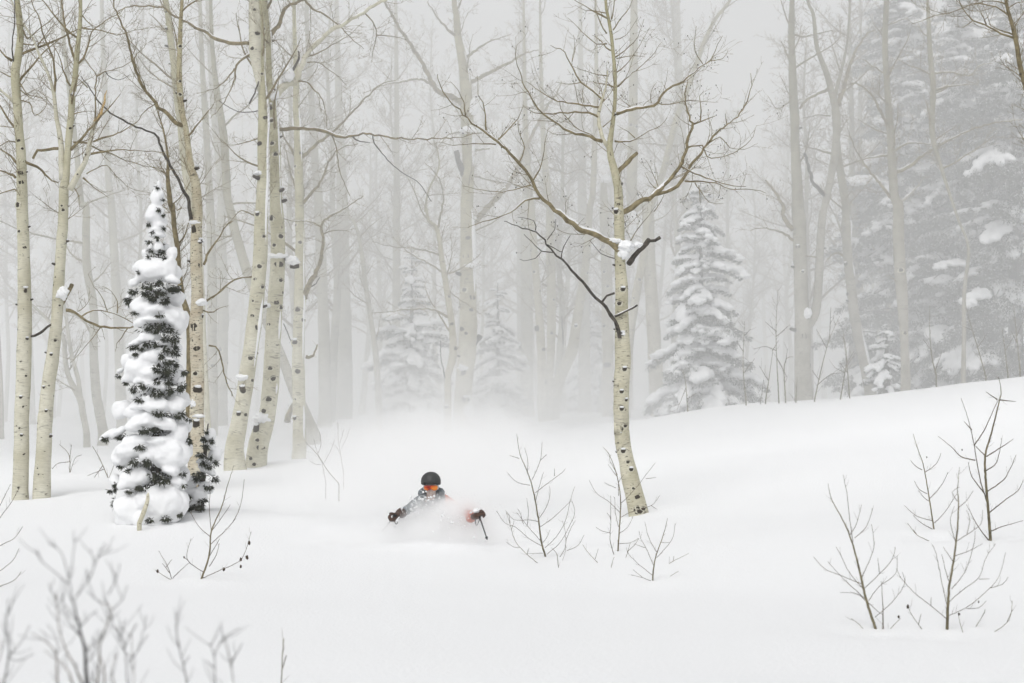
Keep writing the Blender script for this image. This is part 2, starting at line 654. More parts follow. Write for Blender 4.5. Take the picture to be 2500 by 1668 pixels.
def tree(name, label, depth, trunk, limbs=(), knots=(), bark=None, seed=1, extra=10, twig=5.4, level=2, rmin=0.0028,
         sides=14, group=None, stems=(), lean=0.0, side_snow=0.0, budded=0, caps=True, snow=(), ex_len=(0.9, 2.4), ex_t=0.35, flare=1.0, cat='tree', buried=0.7):
    rng = random.Random(seed)
    bark = bark or M_BARK
    T = Trunk(trunk, depth, lean)
    base = T.base
    root = thing(name, label, cat, base, group)
    P = [Vector(s[:3]) for s in T.sm]
    Q = [max(0.004, s[3]) for s in T.sm]
    for i in range(min(5, len(Q))):
        Q[i] *= 1 + 0.10 * flare * (1 - i / 5)
        T.sm[i] = T.sm[i][:3] + (Q[i],) + T.sm[i][4:]
    P.insert(0, P[0] - UP * buried)
    Q.insert(0, Q[0] * 1.06)
    mb = MB(uv=True)
    mb.tube(P, Q, sides, wob=0.10, seed=seed * 1.37)
    tr = mb.build('trunk', bark, root, base)
    tw = MB()
    tips = [] if budded else None
    grow_from = [(P, Q, 0.45)]
    stem_T = [T]
    for sp in stems:
        S = Trunk(sp, depth, lean + rng.uniform(-0.12, 0.12))
        S0 = T.near(S.px[0][0], S.px[0][1])
        dy = S0[1] - S.raw[0][1]
        pp = [Vector((s[0], s[1] + dy, s[2])) for s in S.sm]
        qq = [max(0.004, s[3]) for s in S.sm]
        mb = MB(uv=True)
        mb.tube(pp, qq, max(8, sides - 4), wob=0.08, seed=seed + 7.7)
        mb.build('stem', bark, root, base)
        grow_from.append((pp, qq, 0.3))
        stem_T.append(S)
    # traced limbs
    placed = []
    for li, lm in enumerate(limbs):
        crop, rows, w0, w1 = lm[:4]
        opt = lm[4] if len(lm) > 4 else ''
        sc = CROPS[crop][2]
        pts_ = []
        for r in rows:
            if isinstance(r[0], str):
                pts_.append(px(r[0], r[1], r[2]))
            else:
                pts_.append(px(crop, r[0], r[1]))
        sx0, sy0 = pts_[0]
        # start at the nearest limb or trunk
        best = None
        for S in stem_T:
            s = S.near(sx0, sy0)
            e = math.hypot(s[4] - sx0, s[5] - sy0) - s[3] / mpp(depth)
            if best is None or e < best[0]:
                best = (e, s[1])
        for pl in placed:
            for (qx, qy, qd) in pl:
                e = math.hypot(qx - sx0, qy - sy0)
                if e < best[0]:
                    best = (e, qd)
        d0 = best[1]
        slope = rng.uniform(-0.55, 0.55)
        if 'f' in opt:
            slope = -abs(slope)
            d0 -= 0.1
        acc = 0.0
        rows3 = []
        plc = []
        for k, (sx, sy) in enumerate(pts_):
            if k:
                acc += math.hypot(sx - pts_[k - 1][0], sy - pts_[k - 1][1]) * mpp(depth)
            d = d0 + slope * acc * (1 + 0.15 * math.sin(acc * 2 + li))
            t = k / (len(pts_) - 1)
            we = w1 if ('D' in opt or 'n' in opt or 'S' in opt) else w1 * 0.55
            wpx = (w0 + (we - w0) * t ** 0.8) / sc
            p = at(sx, sy, d)
            rows3.append((p.x, p.y, p.z, max(rmin, wpx * 0.5 * mpp(d)), sx, sy))
        sm = catmull(rows3, 0.09)
        for s in sm:
            plc.append((s[4], s[5], s[1]))
        placed.append(plc)
        pp = [Vector(s[:3]) for s in sm]
        pp = [p + Vector((rng.uniform(-1, 1), rng.uniform(-1, 1), rng.uniform(-1, 1))) * min(0.018, 0.35 * sm[0][3] + 0.003) for p in pp]
        qq = [max(rmin, s[3]) * rng.uniform(0.86, 1.1) for s in sm]
        if 'D' in opt:
            m = M_DEAD
        elif 'S' in opt:
            m = M_SPLIT
        elif w0 / sc > 9 and 'B' not in opt:
            m = bark
        else:
            m = M_LIMB
        mb = MB(uv=True)
        mb.tube(pp, qq, 8 if qq[0] > 0.02 else 6, wob=0.12, seed=li)
        lo = mb.build('branch', m, root, base)
        if 'D' not in opt and 'S' not in opt and 'n' not in opt:
            grow_from.append((pp, qq, 0.0))
        if caps and qq[0] > 0.010 and 'x' not in opt:
            snow_ridge(lo, pp, qq, base, seed + li)
    # further limbs all round the stem
    zspan = len(P)
    for k in range(extra):
        t = ex_t + (0.98 - ex_t) * (k + rng.random()) / extra
        i = min(int(t * (zspan - 1)), zspan - 2)
        p = P[i]
        a = rng.uniform(0, 2 * math.pi)
        el = rng.uniform(0.15, 0.9)
        d = Vector((math.cos(a) * math.cos(el), math.sin(a) * math.cos(el), math.sin(el)))
        ln = rng.uniform(*ex_len) * (1.1 - 0.5 * t)
        r = min(Q[i] * 0.5, 0.010 + 0.012 * ln)
        seg = 8
        q, rr = [p.copy()], [r]
        for s in range(seg):
            d = (d + UP * 0.07 + Vector((rng.uniform(-1, 1), rng.uniform(-1, 1), rng.uniform(-1, 1))) * 0.2).normalized()
            q.append(q[-1] + d * (ln / seg))
            rr.append(max(rmin, r * (1 - 0.8 * (s + 1) / seg)))
        mb = MB(uv=True)
        mb.tube(q, rr, 5)
        mb.build('branch', M_LIMB, root, base)
        grow_from.append((q, rr, 0.0))
    for pp, qq, t0 in grow_from:
        grow(tw, pp, qq, rng, level, twig, 0.85, rmin, tips, t0=max(0.1, t0))
    if tw.f:
        tw.build('twigs', M_TWIG, root, base, kind='stuff')
    if budded and tips:
        mb = MB()
        for p in rng.sample(tips, min(budded, len(tips))):
            mb.blob(p, (0.008, 0.008, 0.012), lv=0, amp=0)
        mb.build('catkins', M_KNOT, root, base, kind='stuff')
    if side_snow:
        mb = MB()
        run = []

        def flush():
            if len(run) > 2:
                rr = [min(x[1], x[1] * (0.3 + 2.2 * min(k, len(run) - 1 - k) / len(run))) for k, x in enumerate(run)]
                m2 = MB()
                m2.tube([x[0] for x in run], rr, 8, wob=0.3, seed=len(run))
                m2.build('snow_streak', M_SNOW_CAP, tr, base)
            run.clear()
        for i in range(1, len(P) - 1):
            n = mnoise.noise((seed * 3.3, P[i].z * 0.9, 0.5))
            if n > 0.10 - side_snow and Q[i] > 0.03:
                run.append((P[i] + Vector((0.74, -0.50, 0.0)) * Q[i], Q[i] * (0.20 + 0.25 * max(0, n))))
            else:
                flush()
        flush()
    # traced and scattered bark eyes
    kn = []
    for crop, rows in knots:
        sc = CROPS[crop][2]
        for row in rows:
            sx, sy = px(crop, row[0], row[1])
            kn.append((sx, sy, row[2] / sc * 0.5, row[3] if len(row) > 3 else ''))
    for sx, sy, rpx, fl in kn:
        bt = min(((S.near(sx, sy), S) for S in stem_T), key=lambda q: abs(q[0][4] - sx) / max(2.0, q[0][3] / mpp(depth)) + abs(q[0][5] - sy) * 0.1)
        s, S = bt
        half = max(s[3] / mpp(depth), 1.0)
        u = max(-0.98, min(0.98, (sx - s[4]) / half))
        nrm = Vector((u, -math.sqrt(1 - u * u), 0.0))
        pos = Vector(s[:3])
        pos.z = at(sx, sy, s[1]).z
        pos += nrm * s[3] * 0.97
        put_knot(tr, base, pos, nrm, rpx * mpp(depth) * (0.5 if 'h' in fl else 0.95 if rpx < 8 else 0.7), rng, fl)
    for k, (crop, x, y, w, h) in enumerate(snow):
        sc = CROPS[crop][2]
        sx, sy = px(crop, x, y)
        m_ = mpp(depth)
        dd = min(stem_T, key=lambda S: abs(S.near(sx, sy)[4] - sx)).near(sx, sy)
        c = at(sx, sy, dd[1] - dd[3] * 0.75)
        mb = MB()
        mb.blob(c, (w / sc * m_ * 0.5, max(0.05, min(w, h * 1.5) / sc * m_ * 0.45), h / sc * m_ * 0.5), seed=seed + k * 2.3, amp=0.4, freq=1.8, flat=0.8, lv=3)
        mb.build('snow_clump', M_SNOW_CAP, root, base)
    return root


def put_knot(tr, base, pos, nrm, r, rng, fl=''):
    zx = nrm.normalized()
    xx = UP.cross(zx).normalized()
    yy = zx.cross(xx)
    M = Matrix((xx, yy, zx)).transposed().to_4x4()
    roll = Matrix.Rotation(rng.uniform(-0.25, 0.25), 4, 'Z')
    var = rng.randrange(6)
    if 'b' in fl:
        var = 1
    if 'h' in fl:
        var = 2
    if 's' in fl:
        mb = MB()
        d = (nrm + UP * 0.35).normalized()
        mb.tube([pos - nrm * r * 0.5, pos + d * r * 0.9, pos + d * r * 1.9], [r * 0.75, r * 0.6, r * 0.42], 7, wob=0.35, seed=r * 99)
        ob = mb.build('broken_stub', M_KNOT, tr, base)
    else:
        ob = bpy.data.objects.new('knot', KNOTS[var])
        ob.matrix_local = Matrix.Translation(pos - base) @ M @ roll @ Matrix.Diagonal((r * (0.85 if 'h' in fl else 1.05), r * (1.5 if 'h' in fl else 0.9), r * 0.8, 1))
        link(ob, tr)
    if 'c' in fl or 's' in fl:
        ob = bpy.data.objects.new('snow_cap', KNOTS[6])
        ob.matrix_local = Matrix.Translation(pos - base + (nrm * r * 0.6 + UP * r * 0.5 if 's' in fl else Vector((0, 0, 0)))) @ M @ Matrix.Diagonal((r, r, r, 1))
        link(ob, tr)


def snow_ridge(limb, pp, qq, base, seed):
    """lines of snow lying along the top of a limb"""
    run = []

    def flush():
        if len(run) > 3:
            n = len(run)
            rr = [x[1] * min(1.0, 0.25 + 3.0 * min(k, n - 1 - k) / n) for k, x in enumerate(run)]
            mb = MB()
            mb.tube([x[0] for x in run], rr, 6, wob=0.35, seed=seed)
            mb.build('snow_ridge', M_SNOW_CAP, limb, base)
        run.clear()
    for i in range(len(pp)):
        t = (pp[min(i + 1, len(pp) - 1)] - pp[max(i - 1, 0)]).normalized()
        n = mnoise.noise((seed * 2.1, i * 0.16, 0.3))
        if abs(t.z) < 0.72 and qq[i] > 0.005 and n > -0.2:
            run.append((pp[i] + UP * qq[i] * (0.75 + 0.3 * n), qq[i] * 0.72))
        else:
            flush()
    flush()
# ---- near aspens on the left
tree('aspen_tree', 'slim pale aspen trunk at the very left edge, first of the two standing together', 26.0,
     [('k', [(115, 500, 88), (122, 250, 85), (125, 0, 85)]),
      ('f', [(158, 1250, 100), (165, 1000, 100), (170, 750, 95), (165, 500, 88), (160, 250, 82)]),
      ('a', [(150, 1400, 78), (150, 1300, 72), (145, 1080, 68), (130, 900, 60), (120, 750, 60), (108, 600, 60), (105, 480, 60), (125, 380, 55), (140, 250, 45), (130, 100, 45), (115, 0, 38), (110, -250, 28), (120, -600, 16), (125, -900, 8)])],
     limbs=[('a', [(80, 415), (40, 385), (0, 345), (-80, 260)], 22, 12), ('a', [(105, 700), (60, 670), (20, 630), (-60, 560)], 32, 16),
            ('a', [(90, 450), (85, 300), (100, 180), (100, 60), (105, -40)], 12, 6, 'D'), ('a', [(110, 970), (60, 965), (0, 1000), (-60, 1000)], 12, 7),
            ('a', [(150, 1140), (100, 1100), (40, 1040), (-60, 980)], 24, 12), ('a', [(110, 1215), (60, 1190), (-30, 1155)], 20, 14, 'x'),
            ('a', [(130, 1320), (95, 1295), (40, 1310), (-40, 1330)], 18, 10), ('a', [(170, 1105), (250, 1140), (310, 1195), (350, 1235), (400, 1245)], 22, 13),
            ('a', [(145, 180), (190, 270), (250, 210), (330, 150), (400, 90)], 15, 7), ('a', [(130, 560), (180, 640), (240, 660), (330, 690)], 10, 4),
            ('a', [(120, 690), (200, 700), (240, 790), (320, 720), (310, 640)], 11, 4), ('a', [(140, 300), (220, 310), (300, 290), (420, 300)], 12, 4),
            ('a', [(130, 540), (60, 520), (0, 490)], 13, 8), ('a', [(140, 620), (230, 680), (260, 640)], 9, 3),
            ('f', [(205, 905), (270, 880), (345, 820)], 16, 18, 'Dx')],
     knots=[('q', [(195, 35, 40, 's'), (262, 97, 22, 's'), (130, 133, 20, 's'), (187, 165, 10), (240, 220, 18), (138, 222, 18), (135, 312, 16), (208, 378, 26, 'c'), (147, 495, 14), (163, 542, 18, 'b'), (200, 645, 20), (138, 680, 14),
                   (165, 800, 26, 'cb'), (180, 867, 18, 'b'), (155, 1022, 16, 'b'), (170, 1073, 24, 'cb'), (185, 1210, 14), (108, 1250, 8), (135, 1310, 10), (150, 1450, 18, 'b')]),
            ('f', [(140, 185, 24), (115, 220, 20), (180, 295, 22), (160, 345, 22), (130, 10, 30)]),
            ('a', [(110, 865, 22), (135, 965, 20), (160, 1020, 22), (175, 1108, 24), (150, 1185, 30), (155, 1250, 28), (205, 1180, 16, 's'), (130, 1400, 35), (205, 1555, 20, 's')])],
     seed=11, extra=6, twig=4.9, level=2, ex_len=(0.8, 1.9), ex_t=0.5)

tree('aspen_tree', 'pale aspen forking low into three stems, one snapped to bare orange wood', 26.0,
     [('k', [(238, 487, 95), (250, 250, 88), (262, 0, 85)]),
      ('f', [(310, 1450, 98), (335, 1200, 92), (365, 1000, 88), (390, 750, 80), (405, 500, 75), (425, 200, 70)]),
      ('a', [(430, 1568, 70), (437, 1300, 66), (450, 1200, 54), (458, 1120, 46), (470, 950, 48), (485, 800, 46), (495, 650, 44), (510, 560, 40), (520, 450, 38), (530, 330, 34), (545, 200, 30), (550, 80, 26), (550, 0, 24), (550, -300, 14), (545, -700, 6)])],
     stems=[[('a', [(428, 1230, 50), (420, 1100, 42), (418, 1000, 38), (405, 900, 34), (385, 800, 28), (370, 650, 26), (350, 560, 22), (300, 440, 20), (265, 370, 17), (230, 270, 15), (170, 180, 13), (110, 80, 11), (70, -20, 8)])],
            [('a', [(475, 1300, 50), (530, 1200, 42), (580, 1110, 36), (610, 1000, 33), (630, 900, 32), (655, 830, 31)])]],
     limbs=[('a', [(655, 835), (690, 780), (712, 700), (731, 610)], 34, 5, 'S'), ('a', [(650, 840), (655, 750), (650, 600), (660, 520), (600, 430), (560, 360)], 15, 5),
            ('a', [(660, 520), (720, 490), (800, 470), (900, 420), (940, 370)], 12, 4), ('a', [(370, 650), (375, 500), (345, 350), (300, 250), (270, 130), (225, 30), (200, -60)], 18, 8),
            ('a', [(512, 420), (490, 330), (455, 230), (430, 80), (425, -60)], 24, 13, 'B'), ('a', [(530, 440), (570, 400), (600, 320), (625, 220), (700, 160), (790, 100), (840, 70)], 18, 6),
            ('a', [(480, 590), (430, 480), (400, 370), (340, 280)], 14, 6), ('a', [(625, 1050), (720, 1035), (850, 1025), (1000, 1035), (1160, 1045)], 17, 6),
            ('a', [(640, 965), (740, 935), (830, 900), (900, 855), (940, 830)], 15, 6), ('a', [(500, 975), (590, 980), (680, 1025), (760, 1050), (900, 1110), (1050, 1145), (1250, 1165)], 15, 6),
            ('a', [(395, 1020), (260, 1032), (225, 1085)], 20, 18, 'Bn'), ('a', [(490, 790), (560, 765), (640, 765)], 10, 5), ('a', [(600, 600), (540, 545), (480, 530)], 8, 4),
            ('a', [(540, 180), (600, 200), (700, 210), (800, 240), (900, 215), (1120, 175)], 13, 4), ('a', [(545, 90), (620, 170), (680, 210)], 10, 4),
            ('a', [(565, 1215), (610, 1250), (680, 1310), (740, 1350)], 13, 5), ('a', [(510, 1290), (540, 1340), (545, 1430)], 10, 4),
            ('a', [(720, 490), (770, 540), (840, 540), (890, 510)], 7, 3, 'D'), ('a', [(590, 1190), (660, 1150), (730, 1130), (800, 1210), (900, 1290), (1030, 1320)], 9, 4),
            ('f', [(415, 690), (450, 640), (490, 540)], 38, 32, 'Bnx'), ('f', [(450, 715), (520, 735), (590, 790), (680, 830), (800, 845), (910, 835)], 26, 18, 'B'),
            ('f', [(690, 838), (650, 890), (560, 1000), (480, 1080)], 9, 3), ('f', [(560, 760), (640, 720), (740, 735), (820, 760), (910, 810)], 12, 10),
            ('f', [(870, 845), (830, 910), (800, 950), (790, 1005)], 9, 5), ('f', [(800, 740), (800, 660), (760, 590), (700, 560)], 9, 3), ('f', [(740, 735), (690, 620), (640, 560), (600, 470)], 8, 3)],
     knots=[('q', [(440, 138, 18), (380, 100, 18), (410, 390, 24, 'b'), (382, 492, 26, 'c'), (335, 480, 20, 's'), (327, 728, 24, 'cb'), (367, 715, 12), (347, 898, 24, 'cb'), (367, 1085, 28, 's'), (285, 1310, 16), (295, 1355, 12), (395, 790, 10), (370, 275, 20, 'c')]),
            ('f', [(440, 40, 22), (380, 410, 26, 's'), (385, 497, 12), (370, 550, 12), (480, 255, 24, 's'), (455, 240, 14)]),
            ('a', [(430, 1410, 18), (440, 1440, 22), (485, 1410, 14), (485, 880, 16), (410, 950, 14), (590, 1060, 16), (535, 1195, 14), (500, 650, 22), (520, 865, 16, 's')])],
     snow=[("f",425,610,80,110),("a",505,640,24,40)], seed=12, extra=5, twig=4.9, level=2, ex_len=(0.8, 1.8), ex_t=0.55)

# ---- scaly aspen behind the little spruce
tree('aspen_tree', 'scaly brownish aspen rising behind the snow-laden little spruce, with dark peeling wounds', 28.0,
     [('p', [(1010, 1010, 150), (1020, 700, 140), (1020, 400, 135), (1030, 100, 130)]),
      ('f', [(1345, 1000, 92), (1340, 800, 90), (1350, 600, 82), (1340, 400, 80), (1345, 150, 76)]),
      ('a', [(1350, 1450, 76), (1335, 1250, 64), (1305, 1150, 55), (1285, 1000, 42), (1270, 880, 40), (1250, 800, 40), (1235, 700, 44), (1230, 600, 40), (1225, 450, 36), (1230, 300, 32), (1235, 150, 28), (1245, 0, 22), (1260, -300, 12), (1265, -600, 6)])],
     limbs=[('a', [(1255, 865), (1210, 840), (1150, 780), (1060, 710), (1000, 630), (940, 520), (905, 400), (885, 290), (860, 220), (820, 140), (780, 50), (765, -30)], 34, 14, 'B'),
            ('a', [(1305, 1500), (1290, 1380), (1250, 1290), (1200, 1190), (1150, 1100), (1100, 1010), (1080, 940), (1030, 900), (930, 870), (840, 820), (760, 770), (690, 720), (640, 650), (600, 580), (555, 525)], 25, 6, 'Df'),
            ('a', [(1060, 710), (990, 760), (930, 840), (880, 880)], 10, 4), ('a', [(1240, 1420), (1210, 1440), (1190, 1400)], 10, 5), ('a', [(1000, 640), (980, 560), (920, 400), (990, 320), (995, 260)], 9, 3),
            ('f', [(1395, 410), (1430, 310), (1480, 250), (1530, 170), (1590, 110)], 20, 10), ('f', [(1380, 680), (1480, 610), (1600, 510), (1720, 495)], 16, 8), ('f', [(1390, 725), (1460, 735), (1500, 705), (1560, 690)], 12, 4),
            ('f', [(1430, 965), (1475, 970), (1510, 1050), (1540, 1180), (1590, 1310)], 14, 12)],
     knots=[('s', [(1290, 380, 60, 'c'), (1180, 500, 70), (1165, 685, 50, 'h'), (1215, 790, 90), (1200, 1110, 60), (1240, 1310, 100, 'c')]),
            ('f', [(1330, 170, 70, 'h'), (1370, 260, 50, 's'), (1375, 415, 34), (1300, 390, 24, 's'), (1330, 850, 50, 'h')]),
            ('p', [(1010, 50, 60, 'h'), (1040, 200, 90, 'c'), (960, 340, 70), (1030, 520, 120, 'hc'), (1090, 440, 30)]),
            ('a', [(1275, 695, 26, 's'), (1235, 650, 24), (1235, 320, 24), (1235, 560, 20), (1340, 1160, 40, 's'), (1190, 640, 16, 's')])],
     bark=M_BARK_SCALY, snow=[("f",1330,122,80,26),("f",1375,670,80,50),("f",1375,250,50,24),("p",990,340,60,90),("p",1040,455,110,40)], seed=13, extra=5, twig=5.2, level=2, ex_len=(0.6, 1.5), ex_t=0.5)

tree('aspen_tree', 'thin smooth olive aspen squeezed between the little spruce tip and scaly trunk', 28.8,
     [('p', [(985, 900, 90), (960, 500, 90)]), ('f', [(1300, 900, 50), (1275, 720, 42), (1250, 640, 38), (1222, 450, 36), (1212, 280, 36), (1190, 150, 34), (1182, 0, 33)]),
      ('a', [(1172, 1450, 32), (1158, 1330, 34), (1145, 1200, 26), (1150, 1100, 18), (1130, 950, 14), (1100, 830, 10), (1060, 720, 6)])],
     limbs=[('a', [(1150, 1200), (1080, 1160), (1020, 1130), (960, 1080)], 10, 4), ('a', [(1170, 1400), (1240, 1340), (1290, 1250)], 10, 4), ('f', [(1225, 260), (1270, 200), (1290, 110), (1300, 40)], 14, 6)],
     bark=M_LIMB, seed=14, extra=4, twig=6.5, level=2, ex_len=(0.5, 1.2))

tree('aspen_tree', 'faded straight aspen showing only its top above the scaly trunk', 37.0,
     [('f', [(1420, 1500, 40), (1390, 900, 40), (1360, 300, 42)]), ('a', [(1270, 1200, 46), (1230, 800, 50), (1215, 700, 50), (1190, 450, 48), (1165, 250, 46), (1150, 100, 44), (1130, 0, 40), (1120, -300, 26), (1120, -700, 8)])],
     limbs=[('a', [(1160, 210), (1120, 220), (1090, 180)], 14, 6)], knots=[('a', [(1140, 85, 20), (1130, 320, 26, 's'), (1145, 205, 22, 's'), (1160, 440, 16, 's')])],
     seed=15, extra=8, twig=4.8, level=2, ex_t=0.55, ex_len=(0.8, 2.0))

# ---- the two stout trunks
tree('aspen_tree', 'stout pale aspen with a hollow knot, front one of the leaning trunk pair', 33.0,
     [('k', [(1350, 345, 122)]), ('g', [(200, 1680, 128), (232, 1500, 114), (262, 1350, 108), (290, 1150, 108), (320, 950, 105), (345, 750, 105), (365, 550, 100), (380, 300, 98), (385, 100, 92)]),
      ('b', [(390, 1400, 85), (400, 1200, 80), (400, 1000, 80), (405, 850, 84), (403, 700, 76), (395, 580, 60), (390, 400, 46), (385, 200, 42), (380, 0, 44), (380, -300, 36), (380, -800, 10)])],
     stems=[[('b', [(385, 620, 50), (365, 500, 62), (348, 380, 84), (345, 250, 88), (340, 100, 80), (335, 0, 70), (330, -400, 50), (330, -900, 20)])]],
     limbs=[('b', [(310, 297), (200, 295), (100, 275), (0, 220), ('a', 1340, 190), ('a', 1250, 140), ('a', 1180, 100), ('a', 1110, 52), ('a', 1040, 45), ('a', 950, 40), ('a', 840, 60), ('a', 800, 95)], 30, 12, 'B'),
            ('b', [(305, 710), (340, 640), (368, 560)], 13, 9, 'D'), ('b', [(320, 370), (240, 420), (205, 480), (200, 560), (160, 650), (120, 720), (40, 810)], 20, 7),
            ('b', [(205, 470), (150, 540), (80, 600), (0, 625), (-60, 640)], 13, 5), ('b', [(365, 760), (260, 770), (200, 750), (100, 690)], 9, 4, 'D'),
            ('g', [(330, 495), (220, 505), (120, 580), (60, 630), (0, 660)], 16, 8), ('b', [(360, 950), (200, 990), (120, 970), (50, 880)], 8, 4), ('b', [(350, 1480), (250, 1440), (180, 1510), (100, 1560)], 10, 5)],
     knots=[('g', [(365, 70, 36, 'c'), (410, 220, 24), (380, 425, 36), (400, 565, 28, 'b'), (415, 700, 34, 's'), (370, 840, 38), (330, 760, 22), (320, 1050, 36, 'b'), (265, 1258, 84, 'hc'), (380, 1015, 18), (330, 1200, 30), (285, 1435, 30), (240, 1430, 34, 'cb'), (335, 660, 20), (350, 510, 22)]),
            ('b', [(375, 985, 34), (420, 810, 28), (365, 645, 22), (330, 340, 30), (300, 190, 26), (345, 75, 22), (365, 235, 28), (370, 1225, 70, 's'), (365, 1470, 38, 'b'), (395, 510, 22), (350, 1310, 30)])],
     snow=[("b",375,1185,60,40),("g",260,1185,90,50)], seed=16, extra=6, twig=4.8, level=2, ex_t=0.5, side_snow=0.25, rmin=0.0032)

tree('aspen_tree', 'stout pale aspen bearing a snow shelf, rear one of the leaning trunk pair', 33.8,
     [('l', [(95, 560, 195), (130, 300, 190)]), ('g', [(425, 1440, 118), (440, 1350, 115), (455, 1150, 115), (465, 950, 112), (475, 750, 108), (490, 550, 104), (500, 300, 100), (495, 100, 100)]),
      ('b', [(487, 1400, 90), (485, 1200, 80), (480, 1000, 75), (475, 850, 70), (465, 700, 66), (448, 560, 52), (438, 300, 48), (425, 120, 44), (415, 0, 38), (410, -400, 20), (410, -800, 8)])],
     limbs=[('b', [(480, 650), (540, 590), (600, 560), (640, 520), (660, 450), (700, 370), (770, 290), (850, 220), (960, 160), (1080, 90), (1230, 0), (1330, -60)], 58, 30),
            ('b', [(445, 240), (490, 200), (520, 120), (560, 50), (640, 10), (680, 0), (740, 60), (850, 120), (920, 180), (1000, 260), (1090, 330)], 34, 7, 'B'),
            ('b', [(460, 900), (520, 885), (640, 880), (780, 890), (850, 905), (900, 930), (960, 940), (1010, 930), (1080, 915), (1160, 920), (1280, 940), (1400, 950), (1550, 950), (1700, 945), ('c', 340, 940), ('c', 490, 905)], 30, 9, 'B'),
            ('b', [(570, 550), (600, 490), (640, 400), (645, 350)], 24, 12, 'D'), ('b', [(640, 555), (700, 560), (740, 610), (790, 660), (820, 740), (835, 870)], 15, 6),
            ('b', [(870, 925), (900, 1010), (920, 1160), (960, 1270), (990, 1340)], 11, 5), ('b', [(1010, 935), (1060, 970), (1130, 975)], 12, 5, 'D'), ('b', [(1150, 925), (1160, 980), (1230, 1070), (1310, 1150), (1400, 1210), (1470, 1260), (1550, 1380)], 9, 4, 'D'),
            ('b', [(700, 430), (780, 430), (850, 480), (920, 530), (970, 590)], 9, 4), ('b', [(1100, 95), (1150, 150), (1175, 240), (1150, 340), (1140, 430)], 11, 5), ('b', [(1175, 240), (1280, 250), (1380, 270)], 9, 4), ('b', [(480, 1480), ('g', 590, 108), ('g', 720, 115), ('g', 790, 150)], 9, 6),
            ('g', [(450, 378), (510, 374), (568, 368)], 28, 26, 'Dx'), ('g', [(580, 415), (640, 420)], 34, 36, 'Dx'), ('b', [(700, 390), (800, 350), (900, 290), (1000, 230), (1080, 150)], 12, 5)],
     knots=[('g', [(525, 220, 38), (460, 95, 36), (520, 160, 26), (510, 410, 62), (525, 520, 30, 'b'), (525, 705, 34), (500, 670, 30), (560, 600, 24), (455, 1120, 30), (475, 1190, 52, 'b'), (445, 1330, 40), (410, 1410, 40), (500, 960, 22), (440, 820, 24), (480, 280, 30)]),
            ('l', [(110, 170, 130, 'hcc'), (125, 290, 40), (155, 360, 60), (60, 465, 30), (95, 520, 40)]),
            ('b', [(465, 985, 32), (490, 1060, 32), (455, 745, 40, 's'), (460, 830, 32, 'c'), (530, 940, 24, 's'), (520, 1310, 40, 's'), (545, 1380, 40, 's'), (460, 1500, 36), (470, 630, 36, 's'), (490, 285, 26, 's'), (410, 200, 24)])],
     snow=[("b",475,655,70,90),("b",565,510,90,120),("g",500,352,140,40),("g",600,385,90,70),("l",150,90,150,110),("g",430,690,50,36)], seed=17, extra=5, twig=4.5, level=2, ex_t=0.55, side_snow=0.25, rmin=0.0032)

# ---- hazier trunks, left half
tree('aspen_tree', 'hazy straight aspen with a snow-capped stub, right beside the stout trunk pair', 40.0,
     [('l', [(510, 500, 130), (515, 300, 125)]), ('g', [(645, 1568, 88), (645, 1400, 88), (640, 1200, 88), (640, 1000, 84), (645, 800, 80), (650, 650, 82), (650, 400, 70), (655, 200, 66)]),
      ('b', [(650, 1568, 62), (645, 1300, 60), (640, 1100, 60), (635, 900, 52), (625, 700, 46), (625, 500, 40), (620, 300, 36), (615, 100, 32), (610, -300, 20), (610, -600, 8)])],
     limbs=[('g', [(680, 640), (700, 570), (740, 500), (780, 420), (800, 330), (810, 220), (795, 150), (840, 90), (920, 40), (1000, 0), (1080, -60)], 42, 10, 'B'), ('b', [(650, 1420), (720, 1330), (790, 1250), (850, 1110), (920, 1020), (1050, 980)], 28, 8, 'B'),
            ('b', [(655, 1080), (720, 1030), (780, 970), (850, 920), (950, 830), (1080, 690), (1200, 580), (1300, 550)], 30, 10, 'B'), ('b', [(635, 1110), (590, 1020), (540, 930), (490, 800)], 24, 8, 'B'), ('b', [(640, 1350), (600, 1230), (570, 1100), (540, 980)], 16, 6),
            ('g', [(640, 1125), (610, 1000), (575, 900), (540, 815)], 11, 6, 'D'), ('g', [(715, 565), (760, 540), (785, 495)], 10, 6, 'D'), ('g', [(800, 200), (900, 175), (990, 180)], 12, 5), ('g', [(690, 1040), (740, 1030), (775, 960)], 26, 16, 'B'), ('g', [(790, 150), (720, 115), (600, 105)], 10, 5)],
     knots=[('g', [(625, 140, 22), (655, 260, 28), (675, 790, 36), (640, 720, 50), (620, 940, 44, 'c'), (640, 1140, 56), (620, 1460, 32, 'c'), (620, 1330, 18)]), ('b', [(660, 1050, 24), (650, 800, 20), (620, 1140, 22)])],
     seed=18, extra=6, twig=4.3, level=2, side_snow=0.1, rmin=0.0036)

